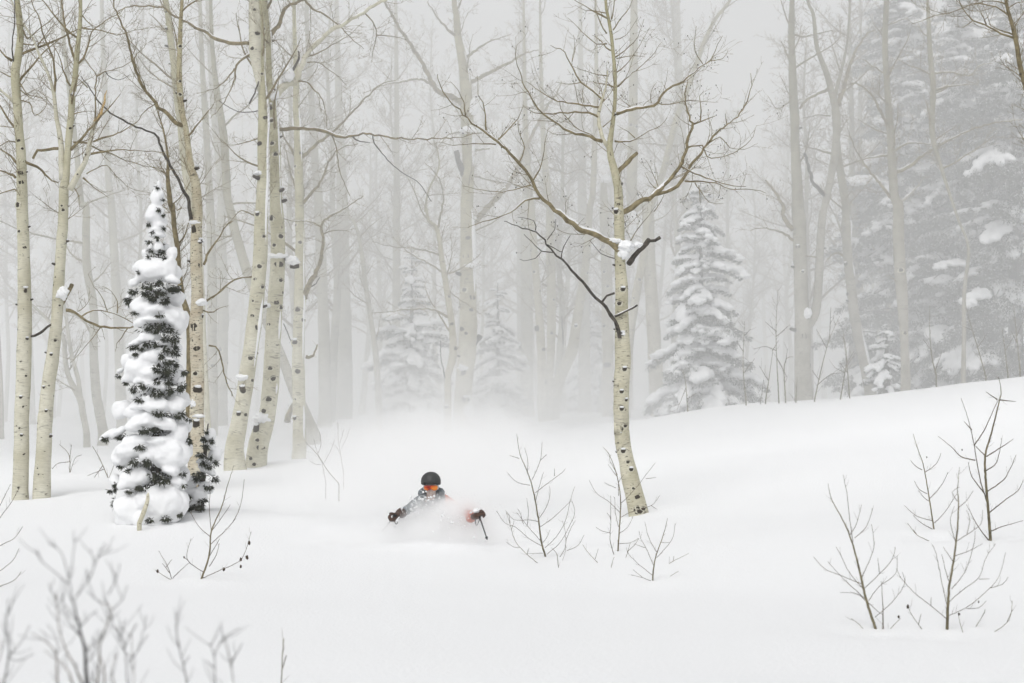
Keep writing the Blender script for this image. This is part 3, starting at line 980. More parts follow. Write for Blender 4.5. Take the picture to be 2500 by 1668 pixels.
tree('aspen_tree', 'hazy grey aspen slanting up to the left behind the stout trunk pair', 45.0,
     [('g', [(740, 1568, 92), (670, 1400, 78), (600, 1250, 70), (540, 1080, 66), (420, 790, 66), (310, 520, 66), (250, 330, 66), (200, 150, 62), (165, 0, 60)]), ('b', [(150, 1300, 60), (135, 1000, 56), (110, 800, 50), (80, 600, 40), (50, 300, 30), (40, -100, 18), (40, -500, 8)])],
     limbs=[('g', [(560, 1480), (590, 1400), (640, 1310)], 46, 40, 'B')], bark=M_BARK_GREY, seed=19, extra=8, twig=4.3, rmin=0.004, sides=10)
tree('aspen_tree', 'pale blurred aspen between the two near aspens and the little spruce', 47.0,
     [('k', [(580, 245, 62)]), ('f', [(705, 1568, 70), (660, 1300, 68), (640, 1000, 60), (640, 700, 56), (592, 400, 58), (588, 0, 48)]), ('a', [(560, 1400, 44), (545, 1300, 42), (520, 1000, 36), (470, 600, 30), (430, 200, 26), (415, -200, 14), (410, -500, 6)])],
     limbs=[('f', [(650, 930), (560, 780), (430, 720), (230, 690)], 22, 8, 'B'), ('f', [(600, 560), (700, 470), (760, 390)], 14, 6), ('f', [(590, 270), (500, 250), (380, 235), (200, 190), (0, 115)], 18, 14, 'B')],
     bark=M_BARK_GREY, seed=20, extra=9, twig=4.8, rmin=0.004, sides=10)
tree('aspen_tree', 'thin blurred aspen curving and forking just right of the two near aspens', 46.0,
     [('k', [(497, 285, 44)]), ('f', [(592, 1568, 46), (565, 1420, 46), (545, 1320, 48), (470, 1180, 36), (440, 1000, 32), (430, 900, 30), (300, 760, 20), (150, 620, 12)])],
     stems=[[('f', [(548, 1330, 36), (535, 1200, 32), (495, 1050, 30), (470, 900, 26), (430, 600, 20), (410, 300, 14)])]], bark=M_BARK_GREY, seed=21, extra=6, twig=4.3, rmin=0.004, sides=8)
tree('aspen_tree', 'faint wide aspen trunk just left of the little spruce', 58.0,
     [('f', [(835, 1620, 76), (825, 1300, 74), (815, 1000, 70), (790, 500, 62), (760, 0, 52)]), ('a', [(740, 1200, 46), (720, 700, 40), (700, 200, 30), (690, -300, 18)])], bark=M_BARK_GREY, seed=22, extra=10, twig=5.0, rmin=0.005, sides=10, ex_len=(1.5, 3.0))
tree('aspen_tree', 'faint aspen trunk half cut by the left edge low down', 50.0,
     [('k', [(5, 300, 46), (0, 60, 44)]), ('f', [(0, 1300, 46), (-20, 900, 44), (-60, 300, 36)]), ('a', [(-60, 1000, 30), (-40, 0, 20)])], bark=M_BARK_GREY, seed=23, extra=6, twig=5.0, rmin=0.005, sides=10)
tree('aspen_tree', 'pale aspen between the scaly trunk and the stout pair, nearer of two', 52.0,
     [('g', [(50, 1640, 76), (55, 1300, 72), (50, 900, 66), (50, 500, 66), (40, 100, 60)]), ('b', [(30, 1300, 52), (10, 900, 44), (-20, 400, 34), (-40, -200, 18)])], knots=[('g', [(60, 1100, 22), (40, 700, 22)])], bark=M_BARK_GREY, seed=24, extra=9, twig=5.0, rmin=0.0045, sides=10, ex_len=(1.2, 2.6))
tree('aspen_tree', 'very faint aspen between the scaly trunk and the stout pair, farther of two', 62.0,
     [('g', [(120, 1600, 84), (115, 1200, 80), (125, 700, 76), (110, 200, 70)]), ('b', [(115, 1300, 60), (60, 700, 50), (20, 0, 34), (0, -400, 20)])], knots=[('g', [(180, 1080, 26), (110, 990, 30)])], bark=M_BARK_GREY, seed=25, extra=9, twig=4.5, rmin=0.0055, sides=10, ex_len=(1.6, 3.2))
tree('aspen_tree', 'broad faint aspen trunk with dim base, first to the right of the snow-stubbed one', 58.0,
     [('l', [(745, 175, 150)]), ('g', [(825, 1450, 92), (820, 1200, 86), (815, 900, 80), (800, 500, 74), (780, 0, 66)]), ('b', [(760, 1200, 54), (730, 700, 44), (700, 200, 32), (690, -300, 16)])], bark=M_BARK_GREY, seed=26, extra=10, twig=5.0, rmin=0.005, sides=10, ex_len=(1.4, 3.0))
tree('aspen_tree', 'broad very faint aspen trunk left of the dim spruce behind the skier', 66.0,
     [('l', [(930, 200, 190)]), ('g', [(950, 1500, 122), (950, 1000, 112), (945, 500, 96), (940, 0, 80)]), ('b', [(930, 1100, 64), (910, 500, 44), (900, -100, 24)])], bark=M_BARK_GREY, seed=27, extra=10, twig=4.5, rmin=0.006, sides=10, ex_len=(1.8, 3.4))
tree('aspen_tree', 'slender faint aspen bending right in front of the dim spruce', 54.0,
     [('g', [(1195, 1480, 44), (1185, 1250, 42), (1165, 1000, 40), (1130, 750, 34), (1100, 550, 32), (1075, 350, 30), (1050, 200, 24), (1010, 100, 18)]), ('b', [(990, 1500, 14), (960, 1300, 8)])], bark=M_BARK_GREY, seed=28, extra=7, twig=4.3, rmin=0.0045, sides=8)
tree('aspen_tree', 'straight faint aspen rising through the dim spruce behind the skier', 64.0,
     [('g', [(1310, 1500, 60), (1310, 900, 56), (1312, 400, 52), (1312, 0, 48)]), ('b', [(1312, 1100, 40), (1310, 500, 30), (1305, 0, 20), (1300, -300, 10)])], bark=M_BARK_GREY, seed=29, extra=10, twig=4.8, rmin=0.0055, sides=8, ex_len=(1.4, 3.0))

# ---- centre
tree('aspen_tree', 'slim crooked aspen with an elbow low down, in front of the big hazy central trunk', 47.0,
     [('h', [(265, 1600, 52), (262, 1300, 48), (265, 1160, 46), (298, 1030, 56), (292, 850, 46), (272, 700, 44), (250, 550, 42), (225, 400, 38), (205, 250, 34), (180, 150, 28), (130, 110, 22), (110, 0, 18)]), ('c', [(105, 1450, 16), (130, 1300, 13), (200, 1150, 11), (190, 1020, 7)])],
     limbs=[('h', [(265, 770), (150, 715), (0, 715), ('g', 1270, 730), ('g', 1140, 742)], 18, 8), ('h', [(205, 345), (100, 310), ('g', 1400, 295), ('g', 1280, 285), ('g', 1140, 250)], 15, 6), ('h', [(220, 455), (130, 400), (0, 330), ('g', 1280, 220)], 14, 6), ('h', [(255, 1240), (235, 1140), (215, 1040), (210, 930)], 11, 6, 'D'),
            ('h', [(195, 160), (215, 60), (230, -60), ('c', 190, 1200), ('c', 100, 1110)], 18, 6), ('h', [(270, 590), (330, 640), (450, 720), (500, 760)], 10, 4), ('h', [(250, 510), (270, 420), (290, 330), (280, 200)], 12, 5), ('h', [(300, 1030), (345, 1040)], 14, 10, 'Dx')],
     knots=[('h', [(270, 630, 18), (290, 815, 20), (315, 985, 30), (250, 1385, 30, 'c')])], bark=M_BARK_MID, seed=30, extra=5, twig=5.2, rmin=0.004, sides=9)
tree('aspen_tree', 'big hazy central aspen with a dead snag stub at its right flank', 50.0,
     [('h', [(365, 1600, 116), (360, 1400, 115), (380, 1150, 120), (400, 900, 124), (400, 650, 114), (400, 400, 106), (398, 200, 100), (390, 0, 84)]), ('c', [(395, 1350, 86), (400, 1150, 82), (400, 950, 88), (390, 750, 88), (385, 600, 80), (370, 450, 70), (350, 350, 60), (330, 250, 50), (320, 100, 42), (305, 0, 36), (290, -500, 15)])],
     limbs=[('c', [(365, 710), (280, 660), (190, 620), (130, 520), (80, 420), (10, 310), ('b', 1330, 190), ('b', 1250, 50), ('b', 1200, -50)], 48, 24, 'B'), ('c', [(395, 570), (480, 530), (580, 480), (680, 430), (780, 370), (880, 340)], 36, 12, 'B'),
            ('c', [(420, 1545), (560, 1390), (680, 1260), (760, 1090), (850, 900), (940, 730), (1000, 650), (1040, 560)], 46, 14, 'B'), ('c', [(375, 1200), (345, 1130), (315, 1030)], 46, 34, 'D'), ('c', [(375, 400), (470, 330), (550, 285), (700, 230)], 24, 8, 'B'),
            ('b', [(1580, 600), (1480, 545), (1330, 560), (1200, 590), (1080, 640)], 22, 8, 'B'), ('c', [(330, 260), (260, 200), (190, 120), (120, 10)], 24, 10, 'B'), ('c', [(430, 1200), (520, 1225), (700, 1260), (860, 1275), (920, 1300)], 16, 9), ('c', [(440, 1030), (500, 1020), (550, 1020)], 22, 16), ('h', [(430, 960), (460, 920), (485, 895)], 46, 38, 'Dx'),
            ('c', [(365, 900), (270, 920), (200, 1000), (130, 1100)], 14, 6)],
     knots=[('h', [(375, 585, 36), (432, 635, 36), (350, 480, 44, 's'), (385, 355, 34), (345, 700, 30), (355, 850, 34), (385, 880, 22), (425, 720, 24), (385, 1330, 60, 'c'), (400, 230, 26), (370, 1140, 70, 'hc'), (430, 420, 40)])], snow=[("c",400,895,110,60),("h",400,1410,70,110),("h",365,1115,70,50),("h",430,415,100,40),("c",440,740,60,120)], bark=M_BARK_MID, seed=31, extra=8, twig=4.3, rmin=0.0045, side_snow=0.15, sides=12, ex_len=(1.2, 2.6))
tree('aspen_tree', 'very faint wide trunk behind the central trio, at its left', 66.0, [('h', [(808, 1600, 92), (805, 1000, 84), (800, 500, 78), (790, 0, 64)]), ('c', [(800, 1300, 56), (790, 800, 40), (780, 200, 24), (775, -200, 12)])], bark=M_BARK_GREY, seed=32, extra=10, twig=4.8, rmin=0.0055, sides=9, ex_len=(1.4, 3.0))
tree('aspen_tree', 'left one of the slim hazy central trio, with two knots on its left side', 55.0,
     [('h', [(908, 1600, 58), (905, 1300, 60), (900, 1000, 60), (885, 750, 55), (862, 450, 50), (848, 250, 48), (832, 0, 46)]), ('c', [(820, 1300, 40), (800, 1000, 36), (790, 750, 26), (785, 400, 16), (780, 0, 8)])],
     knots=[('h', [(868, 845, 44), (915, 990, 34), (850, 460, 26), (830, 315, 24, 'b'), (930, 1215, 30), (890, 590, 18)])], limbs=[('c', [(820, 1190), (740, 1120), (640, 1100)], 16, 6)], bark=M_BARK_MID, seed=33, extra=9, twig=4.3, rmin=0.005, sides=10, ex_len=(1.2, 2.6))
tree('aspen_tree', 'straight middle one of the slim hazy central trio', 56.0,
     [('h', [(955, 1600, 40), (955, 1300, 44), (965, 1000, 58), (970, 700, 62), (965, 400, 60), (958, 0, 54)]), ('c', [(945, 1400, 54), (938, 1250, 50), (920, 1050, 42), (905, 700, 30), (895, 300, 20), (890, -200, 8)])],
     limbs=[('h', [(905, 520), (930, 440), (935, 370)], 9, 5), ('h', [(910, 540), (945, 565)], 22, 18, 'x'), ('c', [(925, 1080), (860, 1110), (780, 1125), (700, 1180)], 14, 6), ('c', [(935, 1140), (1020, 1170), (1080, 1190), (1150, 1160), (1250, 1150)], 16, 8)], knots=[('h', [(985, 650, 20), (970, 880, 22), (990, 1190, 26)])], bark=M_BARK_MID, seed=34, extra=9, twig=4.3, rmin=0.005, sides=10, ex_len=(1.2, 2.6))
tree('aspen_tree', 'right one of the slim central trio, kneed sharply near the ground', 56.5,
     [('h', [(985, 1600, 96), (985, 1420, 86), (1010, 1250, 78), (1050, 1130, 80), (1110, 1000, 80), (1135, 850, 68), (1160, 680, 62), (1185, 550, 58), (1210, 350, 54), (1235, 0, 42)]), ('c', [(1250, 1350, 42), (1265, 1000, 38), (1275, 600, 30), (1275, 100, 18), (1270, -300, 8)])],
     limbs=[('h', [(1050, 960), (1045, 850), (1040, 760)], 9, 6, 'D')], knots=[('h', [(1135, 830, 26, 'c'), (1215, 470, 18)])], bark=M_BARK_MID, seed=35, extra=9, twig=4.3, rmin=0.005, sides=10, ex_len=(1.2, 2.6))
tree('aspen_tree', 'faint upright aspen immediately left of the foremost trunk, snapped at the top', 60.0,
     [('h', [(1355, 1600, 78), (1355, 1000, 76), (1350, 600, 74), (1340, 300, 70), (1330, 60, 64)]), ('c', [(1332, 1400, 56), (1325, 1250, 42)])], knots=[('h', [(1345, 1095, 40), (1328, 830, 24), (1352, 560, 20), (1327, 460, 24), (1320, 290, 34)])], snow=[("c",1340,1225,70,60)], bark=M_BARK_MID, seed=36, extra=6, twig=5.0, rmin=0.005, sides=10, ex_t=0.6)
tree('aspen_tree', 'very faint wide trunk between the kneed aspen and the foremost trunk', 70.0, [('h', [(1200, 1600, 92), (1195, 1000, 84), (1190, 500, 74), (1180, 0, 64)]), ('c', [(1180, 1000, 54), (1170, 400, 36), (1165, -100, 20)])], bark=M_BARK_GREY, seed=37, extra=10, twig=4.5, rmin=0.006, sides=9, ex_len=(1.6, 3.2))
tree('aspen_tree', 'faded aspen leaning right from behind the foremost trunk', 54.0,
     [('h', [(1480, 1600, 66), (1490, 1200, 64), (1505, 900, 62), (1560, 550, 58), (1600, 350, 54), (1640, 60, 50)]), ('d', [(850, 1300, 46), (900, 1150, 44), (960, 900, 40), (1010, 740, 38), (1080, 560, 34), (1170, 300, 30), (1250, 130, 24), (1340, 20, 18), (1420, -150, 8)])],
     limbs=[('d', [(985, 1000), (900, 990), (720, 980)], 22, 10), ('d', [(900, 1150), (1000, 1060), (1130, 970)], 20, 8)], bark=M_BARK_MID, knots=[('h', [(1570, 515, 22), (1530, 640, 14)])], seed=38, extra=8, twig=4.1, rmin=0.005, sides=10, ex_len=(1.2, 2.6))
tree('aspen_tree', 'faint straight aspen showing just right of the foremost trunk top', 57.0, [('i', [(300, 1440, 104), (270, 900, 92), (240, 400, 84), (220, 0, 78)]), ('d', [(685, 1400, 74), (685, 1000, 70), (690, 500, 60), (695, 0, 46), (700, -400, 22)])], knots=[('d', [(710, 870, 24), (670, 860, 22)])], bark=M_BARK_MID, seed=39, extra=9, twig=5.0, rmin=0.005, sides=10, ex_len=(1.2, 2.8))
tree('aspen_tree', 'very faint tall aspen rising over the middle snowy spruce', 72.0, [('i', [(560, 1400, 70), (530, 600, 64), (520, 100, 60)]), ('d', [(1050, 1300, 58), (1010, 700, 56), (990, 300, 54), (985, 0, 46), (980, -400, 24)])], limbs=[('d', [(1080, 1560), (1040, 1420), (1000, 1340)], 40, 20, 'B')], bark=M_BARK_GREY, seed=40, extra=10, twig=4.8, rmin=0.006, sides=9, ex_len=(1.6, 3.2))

# ---- the foremost tree
tree('aspen_tree', 'foremost aspen right of centre, curved at the foot, full of brown twigs', 24.5,
     [('m', [(1290, 812, 132), (1262, 700, 126), (1225, 550, 124), (1190, 400, 120), (1160, 250, 118), (1150, 100, 112)]),
      ('h', [(1450, 1568, 105), (1445, 1400, 105), (1450, 1200, 106), (1460, 1050, 110), (1452, 900, 98), (1450, 700, 88), (1450, 550, 84), (1440, 400, 76), (1435, 200, 70), (1430, 0, 64)]),
      ('d', [(590, 1400, 64), (585, 1280, 58), (565, 1180, 56), (535, 1080, 46), (525, 1000, 42), (540, 900, 32), (560, 750, 28), (566, 600, 26), (560, 450, 25), (550, 350, 24), (540, 250, 23), (520, 130, 21), (505, 60, 19), (500, 0, 18), (490, -200, 12), (485, -420, 5)])],
     stems=[[('d', [(520, 1010, 34), (480, 950, 28), (455, 850, 26), (450, 780, 24), (475, 690, 18), (500, 600, 12), (515, 480, 8)])]],
     limbs=[('h', [(1440, 350), (1390, 270), (1290, 215), (1180, 175), (1110, 130), (1050, 80), (990, 40), ('c', 950, 1400), ('c', 890, 1330), ('c', 840, 1240), ('c', 760, 1120), ('c', 690, 1050), ('c', 600, 970), ('c', 500, 890), ('c', 430, 840), ('c', 340, 750), ('c', 260, 670), ('c', 210, 590), ('c', 195, 500)], 48, 7, 'B'),
            ('c', [(830, 1265), (740, 1290), (640, 1310), (500, 1300), (360, 1270)], 12, 5), ('c', [(890, 1355), (790, 1370), (720, 1430), (600, 1490), (460, 1530), (400, 1560)], 15, 5), ('c', [(845, 1235), (890, 1160), (915, 1070), (930, 950), (950, 870)], 11, 4), ('c', [(750, 1105), (785, 1010), (745, 900), (740, 820)], 11, 4),
            ('c', [(590, 965), (650, 910), (740, 810), (780, 720)], 13, 5), ('c', [(520, 890), (520, 790), (500, 700), (470, 650), (465, 520)], 12, 5), ('c', [(590, 985), (500, 985), (400, 985), (300, 995), (200, 970)], 11, 4), ('c', [(380, 790), (370, 700), (330, 620), (280, 560)], 9, 3),
            ('h', [(1435, 912), (1420, 840), (1380, 760), (1310, 670), (1240, 600), (1190, 530), (1130, 470), (1080, 420), (1040, 380), (980, 320), (940, 270), (870, 190), (770, 160), (700, 130), (640, 110)], 30, 5, 'Df'),
            ('h', [(1310, 670), (1350, 620), (1400, 600)], 16, 14, 'Df'), ('h', [(1400, 765), (1480, 730), (1560, 690)], 17, 13, 'Df'), ('h', [(985, 325), (900, 320), (860, 280), (780, 200)], 9, 4, 'D'), ('h', [(1040, 375), (1050, 290), (1100, 210)], 9, 4, 'D'), ('h', [(860, 185), (850, 110), (740, 85)], 8, 3, 'D'), ('h', [(940, 270), (1030, 320), (1045, 320)], 8, 5, 'D'), ('h', [(900, 320), (860, 365), (780, 385), (750, 370)], 6, 3, 'D'), ('h', [(940, 240), (990, 170), (1000, 100)], 6, 3, 'D'),
            ('h', [(1495, 405), (1560, 320), (1640, 235)], 40, 34, 'Dx'), ('h', [(1635, 245), (1675, 245), (1710, 228)], 22, 24, 'Dx'), ('h', [(1460, 390), (1500, 270), (1560, 170), (1620, 90), (1690, 0)], 10, 4), ('h', [(1400, 370), (1310, 335), (1230, 240)], 8, 3, 'D'),
            ('d', [(610, 1460), (720, 1390), (830, 1335), (900, 1260), (980, 1180), (1030, 1080), (1060, 980), (1090, 880), (1080, 820), (1060, 760), (1040, 680), (1045, 600), (1060, 540)], 42, 8, 'B'),
            ('d', [(830, 1335), (910, 1310), (990, 1270), (1050, 1200), (1090, 1110), (1140, 1060), (1190, 990), (1260, 910), (1330, 850), (1420, 780), (1470, 690), (1500, 590), (1490, 500)], 30, 6, 'B'),
            ('d', [(1015, 1140), (1080, 1175), (1180, 1215), (1260, 1240), (1380, 1275), (1460, 1275)], 15, 7), ('d', [(1045, 1240), (1130, 1240), (1250, 1250), (1350, 1290), (1500, 1295), (1600, 1320)], 15, 5), ('d', [(1090, 850), (1160, 830), (1245, 795)], 14, 8), ('d', [(1150, 825), (1150, 720), (1140, 660), (1170, 620)], 10, 4),
            ('d', [(1060, 1010), (1160, 995), (1190, 1070), (1260, 1080), (1380, 1040), (1460, 990), (1510, 930), (1530, 860)], 12, 4), ('d', [(1110, 1250), (1150, 1310), (1210, 1385), (1300, 1390)], 8, 3), ('d', [(1140, 1265), (1145, 1400)], 7, 3), ('d', [(1330, 850), (1320, 780)], 9, 4), ('d', [(860, 1300), (800, 1250), (770, 1180)], 8, 3), ('d', [(1190, 990), (1280, 940), (1350, 1010), (1450, 1020), (1540, 980)], 9, 3), ('d', [(830, 1450), (880, 1380), (900, 1330)], 8, 4),
            ('d', [(580, 1200), (620, 1130), (680, 1080), (715, 1050)], 32, 26, 'Bn'),
            ('d', [(575, 775), (680, 745), (780, 730), (860, 700), (890, 640), (960, 590), (1060, 535), (1110, 490), (1165, 445), (1220, 420), (1250, 340), (1300, 240)], 24, 6, 'B'), ('d', [(1165, 445), (1110, 350), (1110, 250), (1120, 180)], 7, 3), ('d', [(860, 705), (920, 715), (1040, 690), (1140, 690), (1270, 700)], 9, 4), ('d', [(810, 705), (810, 620), (850, 560)], 6, 3), ('d', [(1220, 420), (1300, 400), (1340, 340)], 6, 3),
            ('d', [(560, 965), (640, 970), (700, 950), (800, 895), (880, 860), (920, 800)], 13, 5), ('d', [(700, 945), (650, 900), (580, 860)], 8, 4), ('d', [(480, 970), (430, 950), (340, 920), (250, 900), (180, 850), (70, 780), ('c', 850, 700), ('c', 790, 600), ('c', 755, 490), ('c', 725, 410), ('c', 735, 300)], 26, 5, 'B'),
            ('d', [(450, 800), (380, 770), (240, 770), (100, 780), ('c', 830, 760), ('c', 780, 730)], 18, 5, 'B'), ('c', [(1300, 735), (1190, 720), (1080, 700), (1010, 690), (930, 650), (860, 600), (800, 560)], 17, 5), ('c', [(1330, 690), (1250, 620), (1170, 560), (1120, 470), (1060, 360), (1000, 325), (960, 310)], 17, 5), ('c', [(1170, 565), (1090, 575), (1000, 560)], 7, 3), ('c', [(1110, 420), (1130, 340), (1120, 240)], 6, 3),
            ('c', [(1270, 950), (1240, 920), (1160, 890), (1090, 820), (1030, 740), (1020, 680)], 12, 5), ('c', [(1350, 300), (1280, 300), (1210, 245), (1150, 190), (1080, 120)], 11, 4), ('c', [(1345, 90), (1260, 75), (1200, 70), (1130, 40)], 9, 4), ('c', [(1345, 230), (1300, 150), (1270, 60), (1270, -40)], 11, 5),
            ('c', [(1415, 595), (1500, 520), (1570, 460), (1650, 390), (1720, 290)], 13, 4), ('c', [(1390, 205), (1450, 120), (1500, 50), (1530, -30)], 10, 4), ('c', [(1410, 390), (1500, 320), (1560, 250), (1600, 130)], 9, 3), ('c', [(1410, 500), (1480, 440), (1560, 330), (1640, 190)], 9, 3), ('c', [(1415, 400), (1530, 380), (1610, 390)], 7, 3), ('c', [(1380, 130), (1400, 0), (1395, -100)], 9, 4), ('c', [(1405, 270), (1480, 240), (1560, 120)], 7, 3), ('c', [(1360, 520), (1250, 500), (1100, 450)], 9, 3), ('c', [(1190, 700), (1180, 640), (1200, 560)], 6, 3), ('c', [(1320, 870), (1400, 780), (1340, 620)], 8, 4)],
     knots=[('r', [(328, 85, 64, 'cb'), (228, 205, 24, 's'), (265, 245, 14), (300, 300, 44, 'cb'), (345, 380, 40, 'cb'), (300, 465, 44, 'cb'), (250, 590, 24), (335, 625, 40, 'b'), (293, 695, 34, 'hc'), (315, 865, 50, 'cb'), (235, 880, 20, 's'), (360, 970, 36, 'b'), (390, 1040, 46, 'c'), (320, 1145, 14), (435, 1180, 22), (410, 1220, 30), (450, 1300, 40), (520, 1280, 24), (415, 1425, 46), (455, 1405, 40), (470, 1440, 54), (505, 1415, 44), (535, 1390, 30), (440, 1455, 34)]),
            ('u', [(460, 680, 60, 'cb'), (420, 838, 56, 'b'), (365, 408, 34, 's'), (365, 560, 26), (430, 410, 24), (350, 1130, 26, 's'), (455, 1180, 60, 'c')]),
            ('d', [(570, 1450, 56, 'c'), (610, 1260, 26), (535, 1430, 22, 's'), (545, 1150, 14), (525, 1060, 14), (560, 790, 20, 's'), (585, 1400, 20)])],
     bark=M_BARK_MAIN, snow=[("h",1480,290,110,80),("h",1400,250,120,40),("h",1460,340,70,90),("h",1560,275,60,40),("u",470,1180,50,70)], flare=2.2, seed=50, extra=4, twig=4.3, level=2, ex_t=0.72, ex_len=(0.6, 1.2), budded=260, sides=18, rmin=0.0022)

# ---- right-hand group
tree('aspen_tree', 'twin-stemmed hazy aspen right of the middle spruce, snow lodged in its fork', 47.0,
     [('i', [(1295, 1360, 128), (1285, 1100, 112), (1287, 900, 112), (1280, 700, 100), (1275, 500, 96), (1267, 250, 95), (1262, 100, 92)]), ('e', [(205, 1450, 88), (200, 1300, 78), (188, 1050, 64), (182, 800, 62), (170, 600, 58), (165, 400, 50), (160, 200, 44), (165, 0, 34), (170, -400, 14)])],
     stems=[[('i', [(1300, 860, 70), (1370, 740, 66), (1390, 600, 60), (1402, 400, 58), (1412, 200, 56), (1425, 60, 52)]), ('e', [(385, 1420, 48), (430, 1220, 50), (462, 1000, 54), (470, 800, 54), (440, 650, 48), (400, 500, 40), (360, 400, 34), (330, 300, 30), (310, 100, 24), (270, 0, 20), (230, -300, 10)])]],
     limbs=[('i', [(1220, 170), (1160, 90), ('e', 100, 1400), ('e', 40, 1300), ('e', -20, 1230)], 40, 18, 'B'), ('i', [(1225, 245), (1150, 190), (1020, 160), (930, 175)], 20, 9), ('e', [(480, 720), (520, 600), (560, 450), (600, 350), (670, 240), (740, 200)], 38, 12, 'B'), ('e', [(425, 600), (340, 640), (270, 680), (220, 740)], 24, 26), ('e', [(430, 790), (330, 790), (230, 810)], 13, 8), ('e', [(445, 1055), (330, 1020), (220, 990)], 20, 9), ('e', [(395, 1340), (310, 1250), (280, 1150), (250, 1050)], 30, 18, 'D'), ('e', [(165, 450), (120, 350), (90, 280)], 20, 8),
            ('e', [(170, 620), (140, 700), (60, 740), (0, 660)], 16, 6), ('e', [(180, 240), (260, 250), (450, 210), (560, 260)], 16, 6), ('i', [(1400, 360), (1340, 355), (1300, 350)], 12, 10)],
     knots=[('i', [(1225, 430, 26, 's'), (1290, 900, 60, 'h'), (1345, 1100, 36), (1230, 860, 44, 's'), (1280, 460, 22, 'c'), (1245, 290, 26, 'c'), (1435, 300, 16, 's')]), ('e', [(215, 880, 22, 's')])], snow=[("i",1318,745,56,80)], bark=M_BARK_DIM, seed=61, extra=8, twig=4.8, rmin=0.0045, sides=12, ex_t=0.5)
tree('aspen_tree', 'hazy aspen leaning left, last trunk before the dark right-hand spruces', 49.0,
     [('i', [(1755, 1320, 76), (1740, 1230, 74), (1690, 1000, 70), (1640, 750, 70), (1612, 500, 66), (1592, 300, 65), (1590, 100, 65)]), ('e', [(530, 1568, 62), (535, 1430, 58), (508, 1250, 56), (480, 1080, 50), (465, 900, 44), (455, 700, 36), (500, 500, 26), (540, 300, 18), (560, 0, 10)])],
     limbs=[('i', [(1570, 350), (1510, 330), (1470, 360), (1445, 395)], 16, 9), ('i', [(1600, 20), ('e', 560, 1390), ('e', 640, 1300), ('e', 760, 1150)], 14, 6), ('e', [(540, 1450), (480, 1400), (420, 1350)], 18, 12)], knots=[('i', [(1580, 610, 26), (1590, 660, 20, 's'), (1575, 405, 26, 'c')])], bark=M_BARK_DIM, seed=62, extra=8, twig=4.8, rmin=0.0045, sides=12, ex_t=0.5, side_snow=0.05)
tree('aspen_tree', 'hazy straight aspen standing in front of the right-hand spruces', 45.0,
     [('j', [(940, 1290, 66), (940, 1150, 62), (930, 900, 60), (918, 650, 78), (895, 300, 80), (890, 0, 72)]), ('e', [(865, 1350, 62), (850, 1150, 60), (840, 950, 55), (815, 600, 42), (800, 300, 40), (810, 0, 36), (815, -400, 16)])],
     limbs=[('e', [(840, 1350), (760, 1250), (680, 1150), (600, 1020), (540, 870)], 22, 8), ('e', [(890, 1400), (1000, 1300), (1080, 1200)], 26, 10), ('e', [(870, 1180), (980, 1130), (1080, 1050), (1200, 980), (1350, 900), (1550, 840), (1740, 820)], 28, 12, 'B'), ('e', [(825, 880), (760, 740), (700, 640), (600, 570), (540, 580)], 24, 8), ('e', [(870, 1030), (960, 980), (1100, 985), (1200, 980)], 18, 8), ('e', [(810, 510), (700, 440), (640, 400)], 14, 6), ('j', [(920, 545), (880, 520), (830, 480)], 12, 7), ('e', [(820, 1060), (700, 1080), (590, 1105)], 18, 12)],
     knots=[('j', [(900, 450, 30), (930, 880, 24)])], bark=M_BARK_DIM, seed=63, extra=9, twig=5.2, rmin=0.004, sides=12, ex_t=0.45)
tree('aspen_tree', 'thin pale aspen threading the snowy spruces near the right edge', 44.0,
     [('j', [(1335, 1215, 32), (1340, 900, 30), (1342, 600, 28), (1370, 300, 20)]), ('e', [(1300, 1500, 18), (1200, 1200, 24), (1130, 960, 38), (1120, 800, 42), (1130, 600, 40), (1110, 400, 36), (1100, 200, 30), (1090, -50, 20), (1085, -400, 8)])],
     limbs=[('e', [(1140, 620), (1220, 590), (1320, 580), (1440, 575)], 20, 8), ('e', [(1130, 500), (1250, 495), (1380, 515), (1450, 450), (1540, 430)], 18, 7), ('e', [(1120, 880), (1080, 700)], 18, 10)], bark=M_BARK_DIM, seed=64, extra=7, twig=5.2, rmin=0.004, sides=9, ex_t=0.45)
tree('aspen_tree', 'dark olive aspen crown reaching in at the top right corner', 22.0,
     [('e', [(1990, 3200, 80), (1960, 2400, 72), (1900, 1500, 60), (1810, 800, 46), (1755, 570, 36), (1722, 450, 34), (1702, 320, 32), (1672, 180, 27), (1642, 80, 24), (1625, 0, 22), (1600, -250, 14), (1590, -450, 7)])],
     limbs=[('e', [(1690, 262), (1590, 225), (1480, 170), (1400, 140), (1350, 90), (1300, 0), (1280, -60)], 18, 8), ('e', [(1400, 140), (1340, 185), (1280, 185)], 8, 4), ('e', [(1648, 110), (1560, 50), (1440, 25), (1390, 30), (1290, 75), (1200, 100), (1130, 110), (1080, 60)], 14, 4), ('e', [(1130, 110), (1060, 140), (980, 165)], 6, 3), ('e', [(1630, 30), (1560, 10), (1480, 10), (1380, 40)], 12, 6), ('e', [(1490, 170), (1475, 140), (1500, 115)], 7, 4, 'D'), ('e', [(1725, 480), (1740, 420), (1760, 370)], 8, 4), ('e', [(1640, 60), (1700, 20), (1780, 10)], 10, 5), ('e', [(1690, 250), (1690, 170), (1660, 110)], 7, 4)],
     knots=[('e', [(1720, 510, 14), (1665, 125, 16, 's')])], bark=M_LIMB, seed=65, extra=3, twig=5.7, level=2, ex_t=0.8, ex_len=(0.5, 1.0), sides=10)

